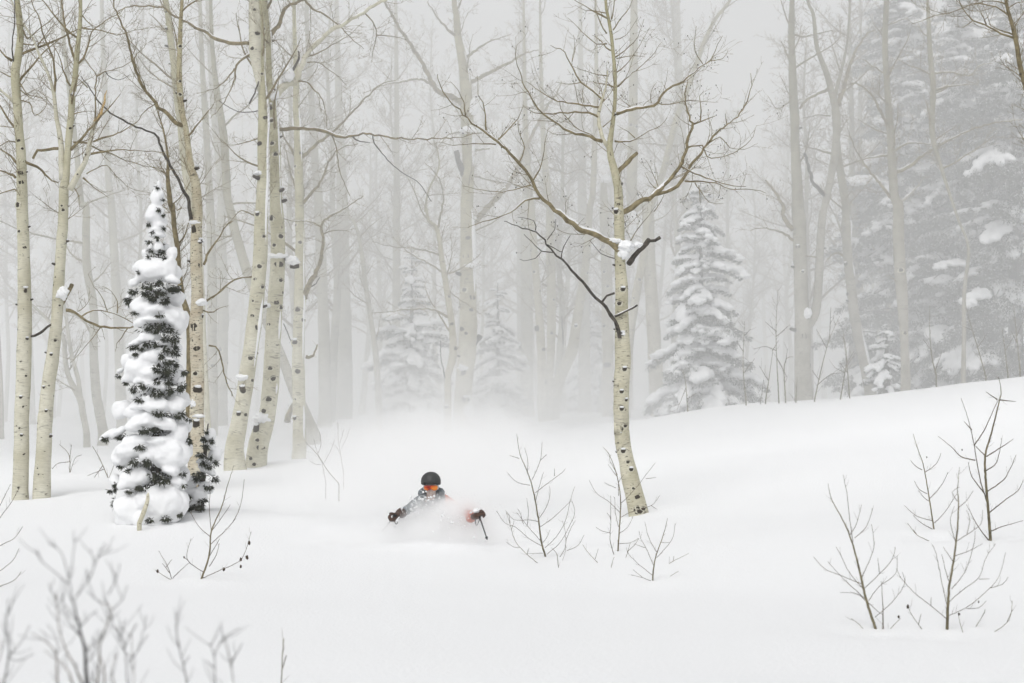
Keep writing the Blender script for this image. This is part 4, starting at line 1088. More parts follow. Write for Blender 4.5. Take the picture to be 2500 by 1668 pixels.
# ---- trees lost in the snow haze
def copy_tree(root, loc, rotz, sc):
    r = root.copy()
    C.objects.link(r)
    r.location, r.rotation_euler, r.scale = loc, (0, 0, rotz), (sc, sc, sc)
    for ch in root.children:
        c = ch.copy()
        C.objects.link(c)
        c.parent = r
        for g_ in ch.children:
            e_ = g_.copy()
            C.objects.link(e_)
            e_.parent = c
    return r


rng = random.Random(77)
N_FAR = 66
PROTO = []
for k in range(N_FAR):
    d = rng.uniform(58, 100)
    sx = -60 + 2620 * ((k * 29 % N_FAR) + rng.random()) / N_FAR
    g0 = at(sx, 1000, d)
    zb = gz(g0.x, d)
    if k >= 9:
        copy_tree(rng.choice(PROTO), Vector((g0.x, d, zb)), rng.uniform(0, 6.28), rng.uniform(0.85, 1.15))
        continue
    sy = 930 - (zb - CAM_Z) / mpp(d)
    wpx = rng.uniform(0.18, 0.36) / mpp(d)
    ln = rng.uniform(12, 16) / mpp(d)
    rows = [(sx, sy, wpx)]
    x = sx
    for j in range(1, 7):
        x += rng.uniform(-14, 14)
        rows.append((x, sy - ln * j / 6, wpx * (1 - 0.8 * j / 6)))
    PROTO.append(tree('aspen_tree', 'faint slim aspen almost lost in the snow haze', d, [('x', rows)], bark=M_BARK_GREY, seed=100 + k, extra=26, twig=6.5, level=2, rmin=0.0065, sides=8, group='faint aspens deep in the snow haze', ex_len=(1.6, 3.8), ex_t=0.25))
# ---------------------------------------------------------------- spruces
def needle_clump(mb, c, r3, n, rng, ln=(0.05, 0.12), rad=(0.007, 0.013), frost=0.25, outward=None):
    for _ in range(n):
        a, z = rng.uniform(0, 2 * math.pi), rng.uniform(-1, 1)
        k = rng.uniform(0.25, 1.0)
        s = math.sqrt(1 - z * z)
        u = Vector((s * math.cos(a), s * math.sin(a), z))
        p = Vector(c) + Vector((u.x * r3[0], u.y * r3[1], u.z * r3[2])) * k
        d = (u * 0.8 + Vector((0, 0, -0.35)) + Vector((rng.uniform(-1, 1), rng.uniform(-1, 1), rng.uniform(-1, 1))) * 0.5)
        if outward is not None:
            d += outward * 0.7
        d.normalize()
        mb.spindle(p, d, rng.uniform(*ln), rng.uniform(*rad), 1 if (z > 0.1 and rng.random() < frost) else 0)


NEEDLE_MATS = [M_NEEDLE, M_SNOW_CAP]

def meld(mb, name, mat, parent, origin, voxel, smooth, amp=0.0, seed=0.0):
    """melt overlapping lumps into one draped mass of snow"""
    ob = mb.build(name, mat, None, origin)
    old = ob.data
    bpy.data.objects.remove(ob)

    def setup(q):
        rm = q.modifiers.new('melt', 'REMESH')
        rm.mode = 'VOXEL'
        rm.voxel_size = voxel
        rm.use_smooth_shade = True
        sm = q.modifiers.new('soften', 'SMOOTH')
        sm.factor = 0.6
        sm.iterations = smooth
    me = evaluated_mesh(old, setup)
    bpy.data.meshes.remove(old)
    if amp:
        nv_ = len(me.vertices)
        co, no = np.empty(nv_ * 3, np.float32), np.empty(nv_ * 3, np.float32)
        me.vertices.foreach_get('co', co)
        me.vertex_normals.foreach_get('vector', no)
        co, no = co.reshape(-1, 3), no.reshape(-1, 3)
        k = np.array([mnoise.fractal((q[0] * 5 + seed, q[1] * 5, q[2] * 5), 1.0, 2.0, 3) for q in co.tolist()], np.float32)
        me.vertices.foreach_set('co', (co + no * (k * amp)[:, None]).ravel())
    me.materials.clear()
    me.materials.append(mat)
    me.polygons.foreach_set('use_smooth', [True] * len(me.polygons))
    o = bpy.data.objects.new(name, me)
    link(o, parent)
    return o


WTAB = [(440, 5), (480, 18), (522, 27), (560, 25), (600, 34), (640, 60), (680, 80), (720, 72), (780, 74), (850, 76), (900, 86), (960, 82), (1020, 88), (1100, 90), (1180, 92), (1275, 96)]


def traced_spruce(name, label, cx, d0, wtab, pillows, clumps, base_px, seed, hmax):
    rng = random.Random(seed)
    base = at(base_px[0], base_px[1], d0)
    root = thing(name, label, 'tree', base)
    m = mpp(d0)

    def W(y):
        ys = [q[0] for q in wtab]
        return float(np.interp(y, ys, [q[1] for q in wtab]))
    top = at(cx(wtab[0][0]), wtab[0][0], d0)
    mb = MB(uv=True)
    mb.tube([base - UP * 0.5, base, base.lerp(top, 0.6), top], [0.07, 0.065, 0.03, 0.008], 8)
    mb.build('trunk', M_DEAD, root, base)
    # dark inner foliage
    mb = MB()
    y = wtab[0][0] + 25
    while y < wtab[-1][0]:
        if W(y) < 36 and hmax > 2:
            y += 13
            continue
        w = W(y) * m * 0.62
        c = at(cx(y), y, d0)
        needle_clump(mb, c, (w, w, 0.10), int(10 + 200 * w), rng, (0.04, 0.09), (0.006, 0.012), frost=0.7)
        y += 13
    mb.build('inner_foliage', NEEDLE_MATS, root, base, kind='stuff', smooth=False)

    def front(x, y):
        w = W(y)
        dx = min(abs(x - cx(y)), w * 0.98)
        return d0 - math.sqrt(w * w - dx * dx) * m * 0.85
    bands = {}
    y0 = wtab[0][0]
    for k, (crop, x, y, w, h) in enumerate(pillows):
        sx, sy = px(crop, x, y)
        sc = CROPS[crop][2]
        rx, rz = w / sc * m * (0.53 if crop == 't' else 0.60), h / sc * m * 0.62
        ry = max(rx, rz) * 0.7
        c = at(sx, sy, front(sx, sy) + ry * 0.8) - UP * rz * 0.2
        tilt = Matrix.Rotation(0.55 * max(-1, min(1, (sx - cx(sy)) / W(sy))), 3, 'Y')
        mb = bands.setdefault(int((sy - y0) / 280), MB())
        mb.blob(c, (rx, ry, rz), seed=seed + k * 1.71, amp=0.22, freq=1.5, flat=(0.95 if crop == 'p' and y > 1150 else 0.6), lv=3, rot=tilt)
    y = y0 + 40
    k = 0
    while y < wtab[-1][0] - 10:           # the far side carries snow too
        w = W(y) * m
        for a in (0.25, 0.5, 0.75):
            aa = math.pi * (a + rng.uniform(-0.1, 0.1))
            c = at(cx(y), y, d0) + Vector((math.cos(aa) * w * 0.62, math.sin(aa) * w * 0.7, 0))
            bands.setdefault(int((y - y0) / 280), MB()).blob(c, (w * rng.uniform(0.3, 0.42), w * rng.uniform(0.3, 0.42), max(0.06, w * 0.32)), seed=k, amp=0.25, lv=2)
            k += 1
        y += 62
    for kb, mb in bands.items():
        meld(mb, 'snow_mantle', M_SNOW_CAP, root, base, 0.016, 10, 0.010, kb)
    for k, row in enumerate(clumps):
        crop, x, y, w = row[:4]
        if crop == 't' and y < 1000 and k % 3 == 1:
            continue
        h = row[4] if len(row) > 4 else w * 0.8
        sx, sy = px(crop, x, y)
        sc = CROPS[crop][2]
        kf = 0.30 if (crop == 't' and y < 1000) else 0.43
        rx, rz = w / sc * m * kf, h / sc * m * kf
        c = at(sx, sy, front(sx, sy) - 0.015)
        ow = Vector(((sx - cx(sy)) * m, -0.15, 0)).normalized()
        mb = MB()
        n = int(24 + 7000 * math.sqrt(rx * rz) ** 1.3 * 0.6)
        for q in range(4):
            cc = c + Vector((rng.uniform(-1, 1) * rx * 0.6, rng.uniform(-0.4, 0.4) * rx, rng.uniform(-1, 1) * rz * 0.6))
            kq = rng.uniform(0.35, 0.7)
            needle_clump(mb, cc, (rx * kq, max(0.02, rx * 0.4 * kq), rz * kq), n // 4, rng, (0.03, 0.07), (0.004, 0.008), frost=0.14, outward=ow * 0.6 + Vector((0, 0, -0.5)))
        mb.build('foliage', NEEDLE_MATS, root, base, smooth=False)
    return root


PILLOWS = [('t', 560, 60, 60, 130), ('t', 550, 220, 180, 220), ('t', 520, 430, 240, 250), ('t', 570, 560, 180, 100), ('t', 530, 625, 210, 85), ('t', 540, 700, 220, 85), ('t', 555, 860, 130, 170), ('t', 720, 930, 150, 180), ('t', 400, 930, 110, 120),
           ('t', 520, 1140, 480, 330), ('t', 350, 1100, 230, 150), ('t', 690, 1120, 190, 300), ('t', 740, 1270, 200, 110), ('t', 250, 1300, 160, 110), ('t', 560, 1390, 150, 60), ('t', 610, 1480, 120, 70), ('t', 190, 1480, 110, 60),
           ('s', 640, 270, 420, 220), ('s', 470, 190, 200, 110), ('s', 880, 340, 330, 200), ('s', 980, 470, 150, 360), ('s', 500, 440, 200, 140), ('s', 690, 410, 340, 90), ('s', 870, 440, 130, 90),
           ('s', 600, 640, 250, 140), ('s', 460, 700, 220, 90), ('s', 780, 720, 180, 60), ('s', 440, 830, 190, 100), ('s', 730, 820, 120, 90), ('s', 600, 900, 260, 220), ('s', 480, 1010, 330, 260), ('s', 330, 940, 160, 200), ('s', 600, 1090, 280, 180), ('s', 380, 1130, 200, 180), ('s', 520, 1190, 230, 110),
           ('s', 230, 1070, 110, 80), ('s', 290, 1180, 100, 100), ('s', 850, 920, 230, 70), ('s', 970, 1040, 150, 50), ('s', 1000, 1190, 80, 130), ('s', 740, 1260, 150, 140), ('s', 600, 1240, 130, 100), ('s', 430, 1390, 120, 80), ('s', 525, 1420, 50, 80), ('s', 590, 1415, 60, 80),
           ('p', 320, 390, 190, 190), ('p', 420, 400, 170, 120), ('p', 250, 640, 120, 60), ('p', 500, 350, 220, 90), ('p', 640, 350, 230, 160), ('p', 820, 350, 150, 190), ('p', 500, 510, 280, 180), ('p', 730, 530, 190, 120), ('p', 860, 610, 120, 180), ('p', 180, 630, 180, 70), ('p', 300, 590, 160, 60), ('p', 440, 740, 330, 240), ('p', 750, 800, 330, 320), ('p', 650, 690, 220, 80), ('p', 320, 840, 170, 220), ('p', 560, 830, 160, 160), ('p', 880, 840, 90, 220),
           ('p', 430, 1050, 300, 190), ('p', 270, 1080, 100, 180), ('p', 770, 970, 150, 100), ('p', 850, 1080, 140, 110), ('p', 400, 1320, 300, 300), ('p', 560, 1250, 220, 180), ('p', 700, 1260, 330, 340), ('p', 860, 1280, 140, 220), ('p', 480, 1430, 120, 150), ('p', 310, 1430, 130, 120)]
CLUMPS = [('t', 540, 90, 24), ('t', 475, 240, 18), ('t', 610, 240, 28), ('t', 565, 375, 50), ('t', 545, 460, 30), ('t', 615, 440, 36), ('t', 440, 565, 70, 40), ('t', 555, 560, 70, 60), ('t', 630, 610, 40), ('t', 485, 663, 60, 26), ('t', 575, 675, 34), ('t', 545, 728, 34), ('t', 440, 780, 90, 90), ('t', 615, 790, 74), ('t', 460, 890, 90, 60), ('t', 600, 910, 130, 84), ('t', 670, 855, 54), ('t', 440, 975, 34), ('t', 630, 995, 64, 34), ('t', 320, 1170, 54, 24),
          ('t', 440, 1350, 200, 110), ('t', 560, 1300, 110, 50), ('t', 230, 1420, 110, 64), ('t', 580, 1420, 150, 90), ('t', 720, 1390, 110, 120), ('t', 800, 1370, 120, 64), ('t', 380, 1440, 120, 74), ('t', 500, 1500, 140, 74), ('t', 620, 1520, 110, 110), ('t', 170, 1530, 90, 64),
          ('s', 340, 180, 80, 110), ('s', 430, 310, 90, 100), ('s', 730, 365, 140, 28), ('s', 600, 520, 150, 120), ('s', 760, 480, 100, 90), ('s', 850, 540, 140, 100), ('s', 680, 570, 90, 70), ('s', 780, 650, 120, 100), ('s', 920, 640, 120, 170), ('s', 400, 770, 160, 60), ('s', 560, 720, 130, 90), ('s', 680, 740, 80, 44), ('s', 500, 780, 100, 70), ('s', 790, 790, 120, 90), ('s', 930, 830, 190, 130), ('s', 740, 880, 74, 80), ('s', 440, 860, 80, 34), ('s', 850, 955, 170, 74), ('s', 940, 990, 70, 60),
          ('s', 700, 1050, 130, 100), ('s', 830, 1080, 250, 180), ('s', 1040, 1090, 130, 80), ('s', 200, 1130, 90, 34), ('s', 310, 1225, 64, 44), ('s', 830, 1200, 110, 130), ('s', 1010, 1280, 160, 180), ('s', 860, 1330, 100, 100), ('s', 400, 1300, 100, 120), ('s', 530, 1260, 100, 100), ('s', 470, 1440, 110, 90), ('s', 660, 1340, 200, 130), ('s', 700, 1215, 74, 40), ('s', 930, 760, 90, 80), ('s', 380, 60, 120, 60), ('s', 790, 170, 130, 100), ('s', 640, 140, 90, 60), ('s', 930, 30, 150, 70),
          ('p', 650, 435, 120, 70), ('p', 860, 440, 150, 110), ('p', 950, 480, 60, 40), ('p', 560, 590, 280, 80), ('p', 270, 650, 240, 60), ('p', 140, 680, 70, 50), ('p', 490, 755, 110, 60), ('p', 440, 900, 150, 80), ('p', 370, 970, 110, 80), ('p', 550, 900, 100, 110), ('p', 290, 930, 64, 70), ('p', 620, 1040, 160, 110), ('p', 720, 1070, 160, 90), ('p', 480, 1135, 130, 70), ('p', 380, 1175, 64, 30), ('p', 880, 1010, 80, 50), ('p', 950, 690, 90, 130), ('p', 200, 1170, 80, 30), ('p', 250, 1120, 54, 100), ('p', 240, 1280, 44, 110), ('p', 720, 1430, 100, 50), ('p', 580, 1445, 80, 34), ('p', 860, 1395, 70, 40), ('p', 890, 1110, 50, 50)]
traced_spruce('spruce_tree', 'small narrow spruce plastered with fat snow pillows on the left', lambda y: 386 - 8 * (y - 440) / 830, 23.0, WTAB, PILLOWS, CLUMPS, (378, 1276), 3, 3)
PILLOWS2 = [('p', 1150, 630, 90, 130), ('p', 1190, 820, 110, 160), ('p', 1140, 740, 90, 60), ('p', 1080, 880, 120, 70), ('p', 1110, 960, 120, 80), ('p', 1110, 1110, 110, 70), ('p', 1040, 1180, 150, 80), ('p', 1060, 1240, 130, 80), ('p', 980, 1080, 120, 110), ('p', 950, 1180, 110, 100), ('p', 1000, 1290, 110, 70), ('p', 1160, 1000, 90, 60)]
CLUMPS2 = [('p', 1110, 600, 30), ('p', 1090, 680, 64, 60), ('p', 1160, 690, 64, 40), ('p', 1110, 750, 100, 70), ('p', 1060, 820, 110, 60), ('p', 1140, 850, 64, 34), ('p', 1080, 910, 90, 60), ('p', 1200, 900, 64, 40), ('p', 1150, 940, 90, 50), ('p', 1050, 1000, 150, 90), ('p', 1180, 1050, 110, 60), ('p', 1130, 1130, 110, 54), ('p', 1020, 1050, 90, 60), ('p', 940, 1240, 84, 110), ('p', 1050, 1320, 120, 90), ('p', 1080, 1260, 100, 60), ('p', 970, 1330, 74, 60), ('p', 930, 1330, 60, 50)]
traced_spruce('spruce_tree', 'knee-high young spruce tucked against the right side of the small snowy spruce', lambda y: 508 - 22 * (y - 1035) / 210, 23.6, [(1035, 4), (1070, 16), (1120, 26), (1180, 32), (1250, 36)], PILLOWS2, CLUMPS2, (486, 1250), 9, 3)

# boughs for the larger spruces behind
BOUGH = []


def make_boughs():
    rng = random.Random(21)
    for var in range(7):
        fo, sn = MB(), MB()
        bend = rng.uniform(-0.15, 0.15)

        def cv(t, s=0.0):
            return Vector((t, bend * t * t + s, 0.16 * t - 0.52 * t * t - 0.25 * abs(s)))
        for k in range(12):
            t = 0.2 + 0.85 * k / 11
            w = 0.30 * math.sin(math.pi * min(1, t * 0.8)) + 0.03
            for s in (-1, -0.5, 0.5, 1):
                if rng.random() < 0.2:
                    continue
                c = cv(t, s * w * rng.uniform(0.6, 1.2)) - UP * rng.uniform(0.03, 0.12)
                needle_clump(fo, c, (0.075, 0.075, 0.07), 20, rng, (0.03, 0.08), (0.006, 0.011), frost=0.14, outward=Vector((0.5, 0.5 * s, -0.9)))
        for k in range(6):
            t = 0.22 + 0.14 * k + rng.uniform(-0.03, 0.03)
            w = rng.uniform(0.7, 1.2)
            sn.blob(cv(t, rng.uniform(-0.07, 0.07)) + UP * 0.03, (0.15, (0.24 - 0.12 * t) * w, (0.15 - 0.07 * t) * w), seed=var * 7 + k, amp=0.4, freq=1.8, lv=2)
            if rng.random() < 0.75:
                s = rng.choice((-1, 1)) * rng.uniform(0.14, 0.26)
                sn.blob(cv(t + 0.05, s) + UP * 0.01, (0.14, 0.12, 0.085), seed=var * 9 + k, amp=0.45, freq=1.8, lv=2)
        st = MB(uv=True)
        st.tube([cv(0.02 + k * 0.1) for k in range(11)], [0.022 - 0.0018 * k for k in range(11)], 5)
        ost = st.build('bough', M_DEAD)
        of = fo.build('needles', NEEDLE_MATS, smooth=False)
        os_ = meld(sn, 'snow_load', M_SNOW_CAP, None, None, 0.035, 4, 0.015, var)
        BOUGH.append((of.data, os_.data, ost.data))
        bpy.data.objects.remove(ost)
        bpy.data.objects.remove(of)
        bpy.data.objects.remove(os_)


make_boughs()


def spruce(label, sx, base_y, top_y, half_px, d, seed, step=0.42, per=7, taper=0.75, group=None, load=0.95, fmax=1.25):
    rng = random.Random(seed)
    b0 = at(sx, base_y, d)
    z0 = gz(b0.x, d)
    base = Vector((b0.x, d, z0))
    top = at(sx, top_y, d)
    H = top.z - z0
    rad = half_px * mpp(d)
    root = thing('spruce_tree', label, 'tree', base, group)
    mb = MB(uv=True)
    mb.tube([base - UP * 0.5, base + UP * H * 0.5, base + UP * H], [0.10 + 0.012 * H, 0.08, 0.01], 8)
    mb.build('trunk', M_DEAD, root, base)
    z = 0.45
    a0 = rng.uniform(0, 6)
    while z < H - 0.1:
        t = z / H
        n = max(3, int(per * (0.5 + 0.5 * (1 - t)) + rng.uniform(-0.5, 0.8)))
        a0 += 0.9
        for k in range(n):
            a = a0 + 2 * math.pi * (k + rng.uniform(-0.35, 0.35)) / n
            lump = 0.75 + 0.75 * mnoise.noise((math.cos(a) * 1.1 + seed, math.sin(a) * 1.1, z * 0.55))
            L = (rad * (1 - t) ** taper * lump + 0.14) * rng.uniform(0.75, 1.3)
            bv = rng.randrange(7)
            o = bpy.data.objects.new('bough', BOUGH[bv][2])
            r0 = max(0.0, L - 1.15)
            L = min(L, 1.15 + rng.uniform(0, 0.3))
            zz = z + rng.uniform(-0.25, 0.25)
            o.location = (math.cos(a) * r0, math.sin(a) * r0, zz - 0.25 * r0)
            o.rotation_euler = (rng.uniform(-0.25, 0.25), rng.uniform(-0.25, 0.40) - 0.3 * t, a)
            o.scale = (L, L * rng.uniform(0.8, 1.35), L * rng.uniform(0.75, 1.15))
            link(o, root)
            nd = bpy.data.objects.new('needles', BOUGH[bv][0])
            nd['kind'] = 'stuff'
            link(nd, o)
            if rng.random() < load:
                w = bpy.data.objects.new('snow_load', BOUGH[rng.randrange(7)][1])
                f = rng.uniform(fmax - 0.45, fmax)
                w.scale = (f, f, f)
                link(w, o)
        z += step * rng.uniform(0.7, 1.2) * (0.55 + 0.55 * (1 - t))
    return root


spruce('hazy snow-laden spruce standing alone between the foremost and twin-stemmed aspens', 1712, 1012, 440, 106, 50.0, 31, step=0.34, per=9, taper=0.5)
spruce('tall hazy spruce behind the leaning aspen, left of the right-hand spruces', 2200, 965, -330, 165, 58.0, 32, step=0.40, per=11, load=0.62, fmax=1.0)
spruce('tall dark spruce filling the right edge below the olive crown', 2480, 930, -300, 190, 53.0, 33, step=0.40, per=12, load=0.62, fmax=1.0)
spruce('tall snowy spruce in the middle of the right-hand spruces', 2345, 950, -180, 165, 56.0, 34, step=0.40, per=11, load=0.62, fmax=1.0)
spruce('low snow-buried young spruce on the crest at the foot of the right-hand spruces', 2165, 962, 800, 75, 47.5, 38, step=0.3, per=6)
spruce('dim snowy spruce in the haze straight behind the skier', 1005, 1075, 610, 98, 58.0, 35, step=0.46, per=8)
spruce('dim low spruce in the haze between the big central trunk and slim trio', 1215, 1060, 690, 76, 61.0, 36, step=0.46, per=8)
spruce('faint spruce far behind the kneed aspen, left of the foremost trunk', 1440, 1050, 700, 80, 72.0, 37, step=0.5, per=8)
# ---------------------------------------------------------------- saplings poking out of the snow
def sapling(name, label, crop, stems, branches, w0=14, seed=1, d=None, leaves=(), spur=9.0, mat=None, group=None, foot=None, wb=4.2, rmin=0.0013, bury=0.25, cat='sapling', spur_len=(0.03, 0.10)):
    rng = random.Random(seed)
    sc = CROPS[crop][2]
    bx, by = px(crop, *stems[0][0])
    if d is None:
        d = ground_hit(bx, by) or 30.0
    base = at(bx, by, d)
    if foot is not None:
        base = Vector((base.x, d, gz(base.x, d)))
    root = thing(name, label, cat, base, group)
    m = mat or M_STEM
    tw = MB()
    rows_done = []

    def make(rows, wa, wb_, nm, mt, d0=None):
        pts_ = [px(crop, *r) for r in rows]
        dd = d if d0 is None else d0
        slope = rng.uniform(-0.5, 0.5)
        acc, out = 0.0, []
        for k, (sx, sy) in enumerate(pts_):
            if k:
                acc += math.hypot(sx - pts_[k - 1][0], sy - pts_[k - 1][1]) * mpp(d)
            t = k / (len(pts_) - 1)
            q = at(sx, sy, dd + slope * acc)
            out.append((q.x, q.y, q.z, max(rmin, 0.5 * (wa + (wb_ - wa) * t) / sc * mpp(d)), sx, sy))
        return out, mt, nm
    made = []
    for i, st in enumerate(stems):
        d0 = d
        if i:
            hx, hy = px(crop, *st[0])
            d0 = ground_hit(hx, hy) or d
            if foot is not None or abs(d0 - d) > 2.5:
                d0 = d
        out, mt, nm = make(st, w0 * 0.82 if i == 0 else w0 * 0.42, 2.4, 'stem', m if i == 0 else M_SHOOT, d0)
        made.append((out, mt, nm, True))
        rows_done.append(out)
    for br in branches:
        sx, sy = px(crop, *br[0])
        bst = min((math.hypot(q[4] - sx, q[5] - sy), q[1]) for row in rows_done for q in catmull(row, 0.06))
        out, mt, nm = make(br, wb, 2.4, 'branch', M_SHOOT if mat is None else mat, bst[1])
        made.append((out, mt, nm, False))
        rows_done.append(out)
    for out, mt, nm, is_stem in made:
        sm = catmull(out, 0.035 if d > 8 else 0.02)
        pp = [Vector(s[:3]) + Vector((rng.uniform(-1, 1), rng.uniform(-1, 1), rng.uniform(-1, 1))) * 0.002 for s in sm]
        qq = [max(rmin, s[3]) for s in sm]
        if is_stem:
            f = pp[0].copy()
            f.z = base.z - 2.2 if foot == 'deep' else f.z - bury
            pp.insert(0, f)
            qq.insert(0, qq[0])
        mb = MB(uv=True)
        mb.tube(pp, qq, 6 if is_stem else 4)
        mb.build(nm, mt, root, base)
        n = len(pp)
        L = sum((pp[i + 1] - pp[i]).length for i in range(1, n - 1))
        for k in range(int(L * spur)):
            i = rng.randrange(1, n - 1)
            tg = (pp[i + 1] - pp[i]).normalized() if (pp[i + 1] - pp[i]).length > 0 else UP
            dd = (rand_dir(rng, tg, rng.uniform(0.6, 1.0)) + UP * 0.2).normalized()
            ln = rng.uniform(*spur_len)
            q1 = pp[i] + dd * ln * 0.5
            q2 = q1 + (dd + UP * 0.3 + Vector((rng.uniform(-1, 1), rng.uniform(-1, 1), 0)) * 0.25).normalized() * ln * 0.5
            tw.tube([pp[i], q1, q2], [rmin * 1.1, rmin * 0.9, rmin * 0.6], 3, cap=False)
    if tw.f:
        tw.build('twigs', M_SHOOT if mat is None else mat, root, base, kind='stuff')
    for lx, ly, lw in leaves:
        sx, sy = px(crop, lx, ly)
        bst = min((math.hypot(q[4] - sx, q[5] - sy), q[1]) for row in rows_done for q in row)
        c = at(sx, sy, bst[1])
        mb = MB()
        r = lw / sc * mpp(d) * 0.5
        mb.blob(c, (r * 0.8, r * 0.45, r * 1.1), seed=lx, amp=0.6, lv=1)
        mb.build('leaf', M_LEAF, root, base)
    return root


sapling('sapling', 'tall many-branched sapling just right of the skier', 'm', [[(575, 1140), (540, 1020), (520, 870), (490, 690), (460, 560), (420, 450), (375, 340), (350, 190)]],
        [[(540, 1045), (440, 985), (340, 900), (260, 870), (195, 775)], [(530, 1000), (440, 900), (350, 790)], [(520, 860), (440, 845), (330, 845), (265, 775)], [(565, 1060), (640, 990), (720, 860), (765, 680), (795, 590)], [(580, 1110), (680, 1020), (760, 880), (795, 780), (765, 680)], [(530, 900), (640, 820), (765, 700)], [(520, 835), (580, 740), (605, 650), (600, 590)], [(490, 640), (580, 570), (700, 480), (720, 450)], [(495, 700), (520, 600), (555, 480)], [(465, 545), (530, 390), (545, 250)], [(450, 580), (350, 555), (285, 490)], [(550, 1100), (440, 1105)], [(370, 375), (295, 350)], [(430, 480), (435, 390), (410, 290)], [(430, 890), (440, 780), (425, 680)], [(530, 390), (580, 345)], [(640, 510), (640, 450)], [(300, 870), (290, 800)], [(400, 880), (380, 800), (355, 760)], [(540, 1030), (580, 980), (605, 920)]], w0=18, seed=201)
sapling('sapling', 'arching bare shoot at the foot of the tall sapling, bent left', 'm', [[(520, 1185), (430, 1110), (340, 1010), (300, 880), (270, 790)]], [[(370, 1060), (320, 1050), (270, 1015)], [(430, 1110), (445, 1060)], [(310, 920), (330, 850)]], w0=6, seed=202)
sapling('sapling', 'small tuft of bare shoots at the right foot of the tall sapling', 'm', [[(670, 1220), (660, 1120), (640, 1080), (615, 1060)], [(700, 1160), (725, 1060), (720, 930), (700, 850)]], [[(735, 1080), (820, 1040), (865, 960)], [(725, 1000), (770, 900), (800, 850)], [(680, 1130), (720, 1060), (730, 980)]], w0=6, seed=203)
sapling('sapling', 'upright sapling right in front of the foremost aspen foot', 'm', [[(1125, 1095), (1135, 930), (1145, 700), (1120, 520), (1060, 350), (1010, 290)], [(1095, 1115), (1065, 1000), (1070, 850), (1040, 790)]],
        [[(1140, 790), (1060, 710), (960, 640), (905, 540)], [(1150, 825), (1225, 785), (1380, 735), (1445, 660)], [(1150, 715), (1190, 680), (1280, 580), (1340, 500), (1410, 410)], [(1135, 1028), (1220, 1020), (1285, 985)], [(1135, 950), (1200, 900), (1240, 820)], [(1110, 600), (1020, 560)], [(1115, 510), (1050, 420)], [(1070, 860), (1070, 660)], [(1130, 660), (1130, 560), (1170, 500)], [(1065, 945), (1000, 930), (955, 900)], [(1380, 735), (1425, 765)], [(1340, 530), (1415, 520)], [(1130, 900), (1105, 780), (1100, 670)], [(1120, 500), (1060, 380), (1075, 345)]], w0=14, seed=204)
sapling('sapling', 'low forked sapling standing in open snow, nearest below the foremost aspen', 'm', [[(1390, 1320), (1400, 1200), (1420, 1110), (1460, 1000), (1490, 900), (1505, 830)]],
        [[(1390, 1270), (1290, 1190), (1210, 1110), (1190, 1060)], [(1395, 1190), (1340, 1060), (1300, 990), (1285, 930)], [(1420, 1090), (1360, 980), (1340, 900), (1330, 860)], [(1420, 1135), (1500, 1050), (1550, 970), (1562, 870)], [(1390, 1318), (1320, 1290), (1225, 1265)], [(1460, 1020), (1520, 1020)], [(1340, 1060), (1250, 1030)], [(1310, 1285), (1240, 1225)]], w0=14, seed=205)
for i, (lab, rows) in enumerate([('single bare twig slanting left from the snow before the upright sapling', [[(975, 1175), (900, 1100), (855, 1035)], [(950, 1145), (975, 1065)]]),
                                 ('stubby bare twig poking up at the upright sapling mound', [[(1070, 1220), (1080, 1180), (1095, 1130)]]),
                                 ('pair of fine twigs right of the upright sapling foot', [[(1185, 1135), (1200, 1090), (1220, 1020)], [(1195, 1090), (1260, 1030), (1285, 985)]]),
                                 ('long low twig lying right of the forked sapling', [[(1500, 1190), (1570, 1150), (1670, 1100)], [(1545, 1165), (1555, 1120)]]),
                                 ('tiny twig lowest right of the forked sapling', [[(1520, 1280), (1550, 1260), (1590, 1240)]])]):
    sapling('twig', lab, 'm', rows[:1], rows[1:], w0=5, seed=210 + i, bury=0.12, cat='twig')
sapling('sapling', 'leaning sapling at lower right, left one of the two nearest', 'n', [[(550, 1425), (500, 1270), (470, 1150), (440, 1020), (405, 900), (360, 800), (300, 690), (280, 600)], [(590, 1430), (590, 1300), (580, 1150)]],
        [[(420, 930), (400, 780), (385, 650), (365, 550)], [(430, 910), (500, 840), (530, 740)], [(405, 890), (440, 830), (470, 720)], [(470, 1130), (520, 1020), (540, 940), (525, 830)], [(475, 1170), (380, 1130), (260, 1080), (200, 1015)], [(490, 1250), (400, 1170), (350, 1120), (280, 1040)], [(480, 1200), (400, 1100), (350, 1000), (325, 960)], [(480, 1195), (570, 1110), (640, 1030), (660, 960)], [(510, 1260), (570, 1180), (660, 1110), (670, 1010)], [(545, 1355), (640, 1270), (710, 1170), (700, 1100)], [(490, 1260), (440, 1220), (350, 1215)], [(570, 1110), (560, 1020)], [(500, 1265), (545, 1310), (590, 1340)]], w0=20, seed=220)
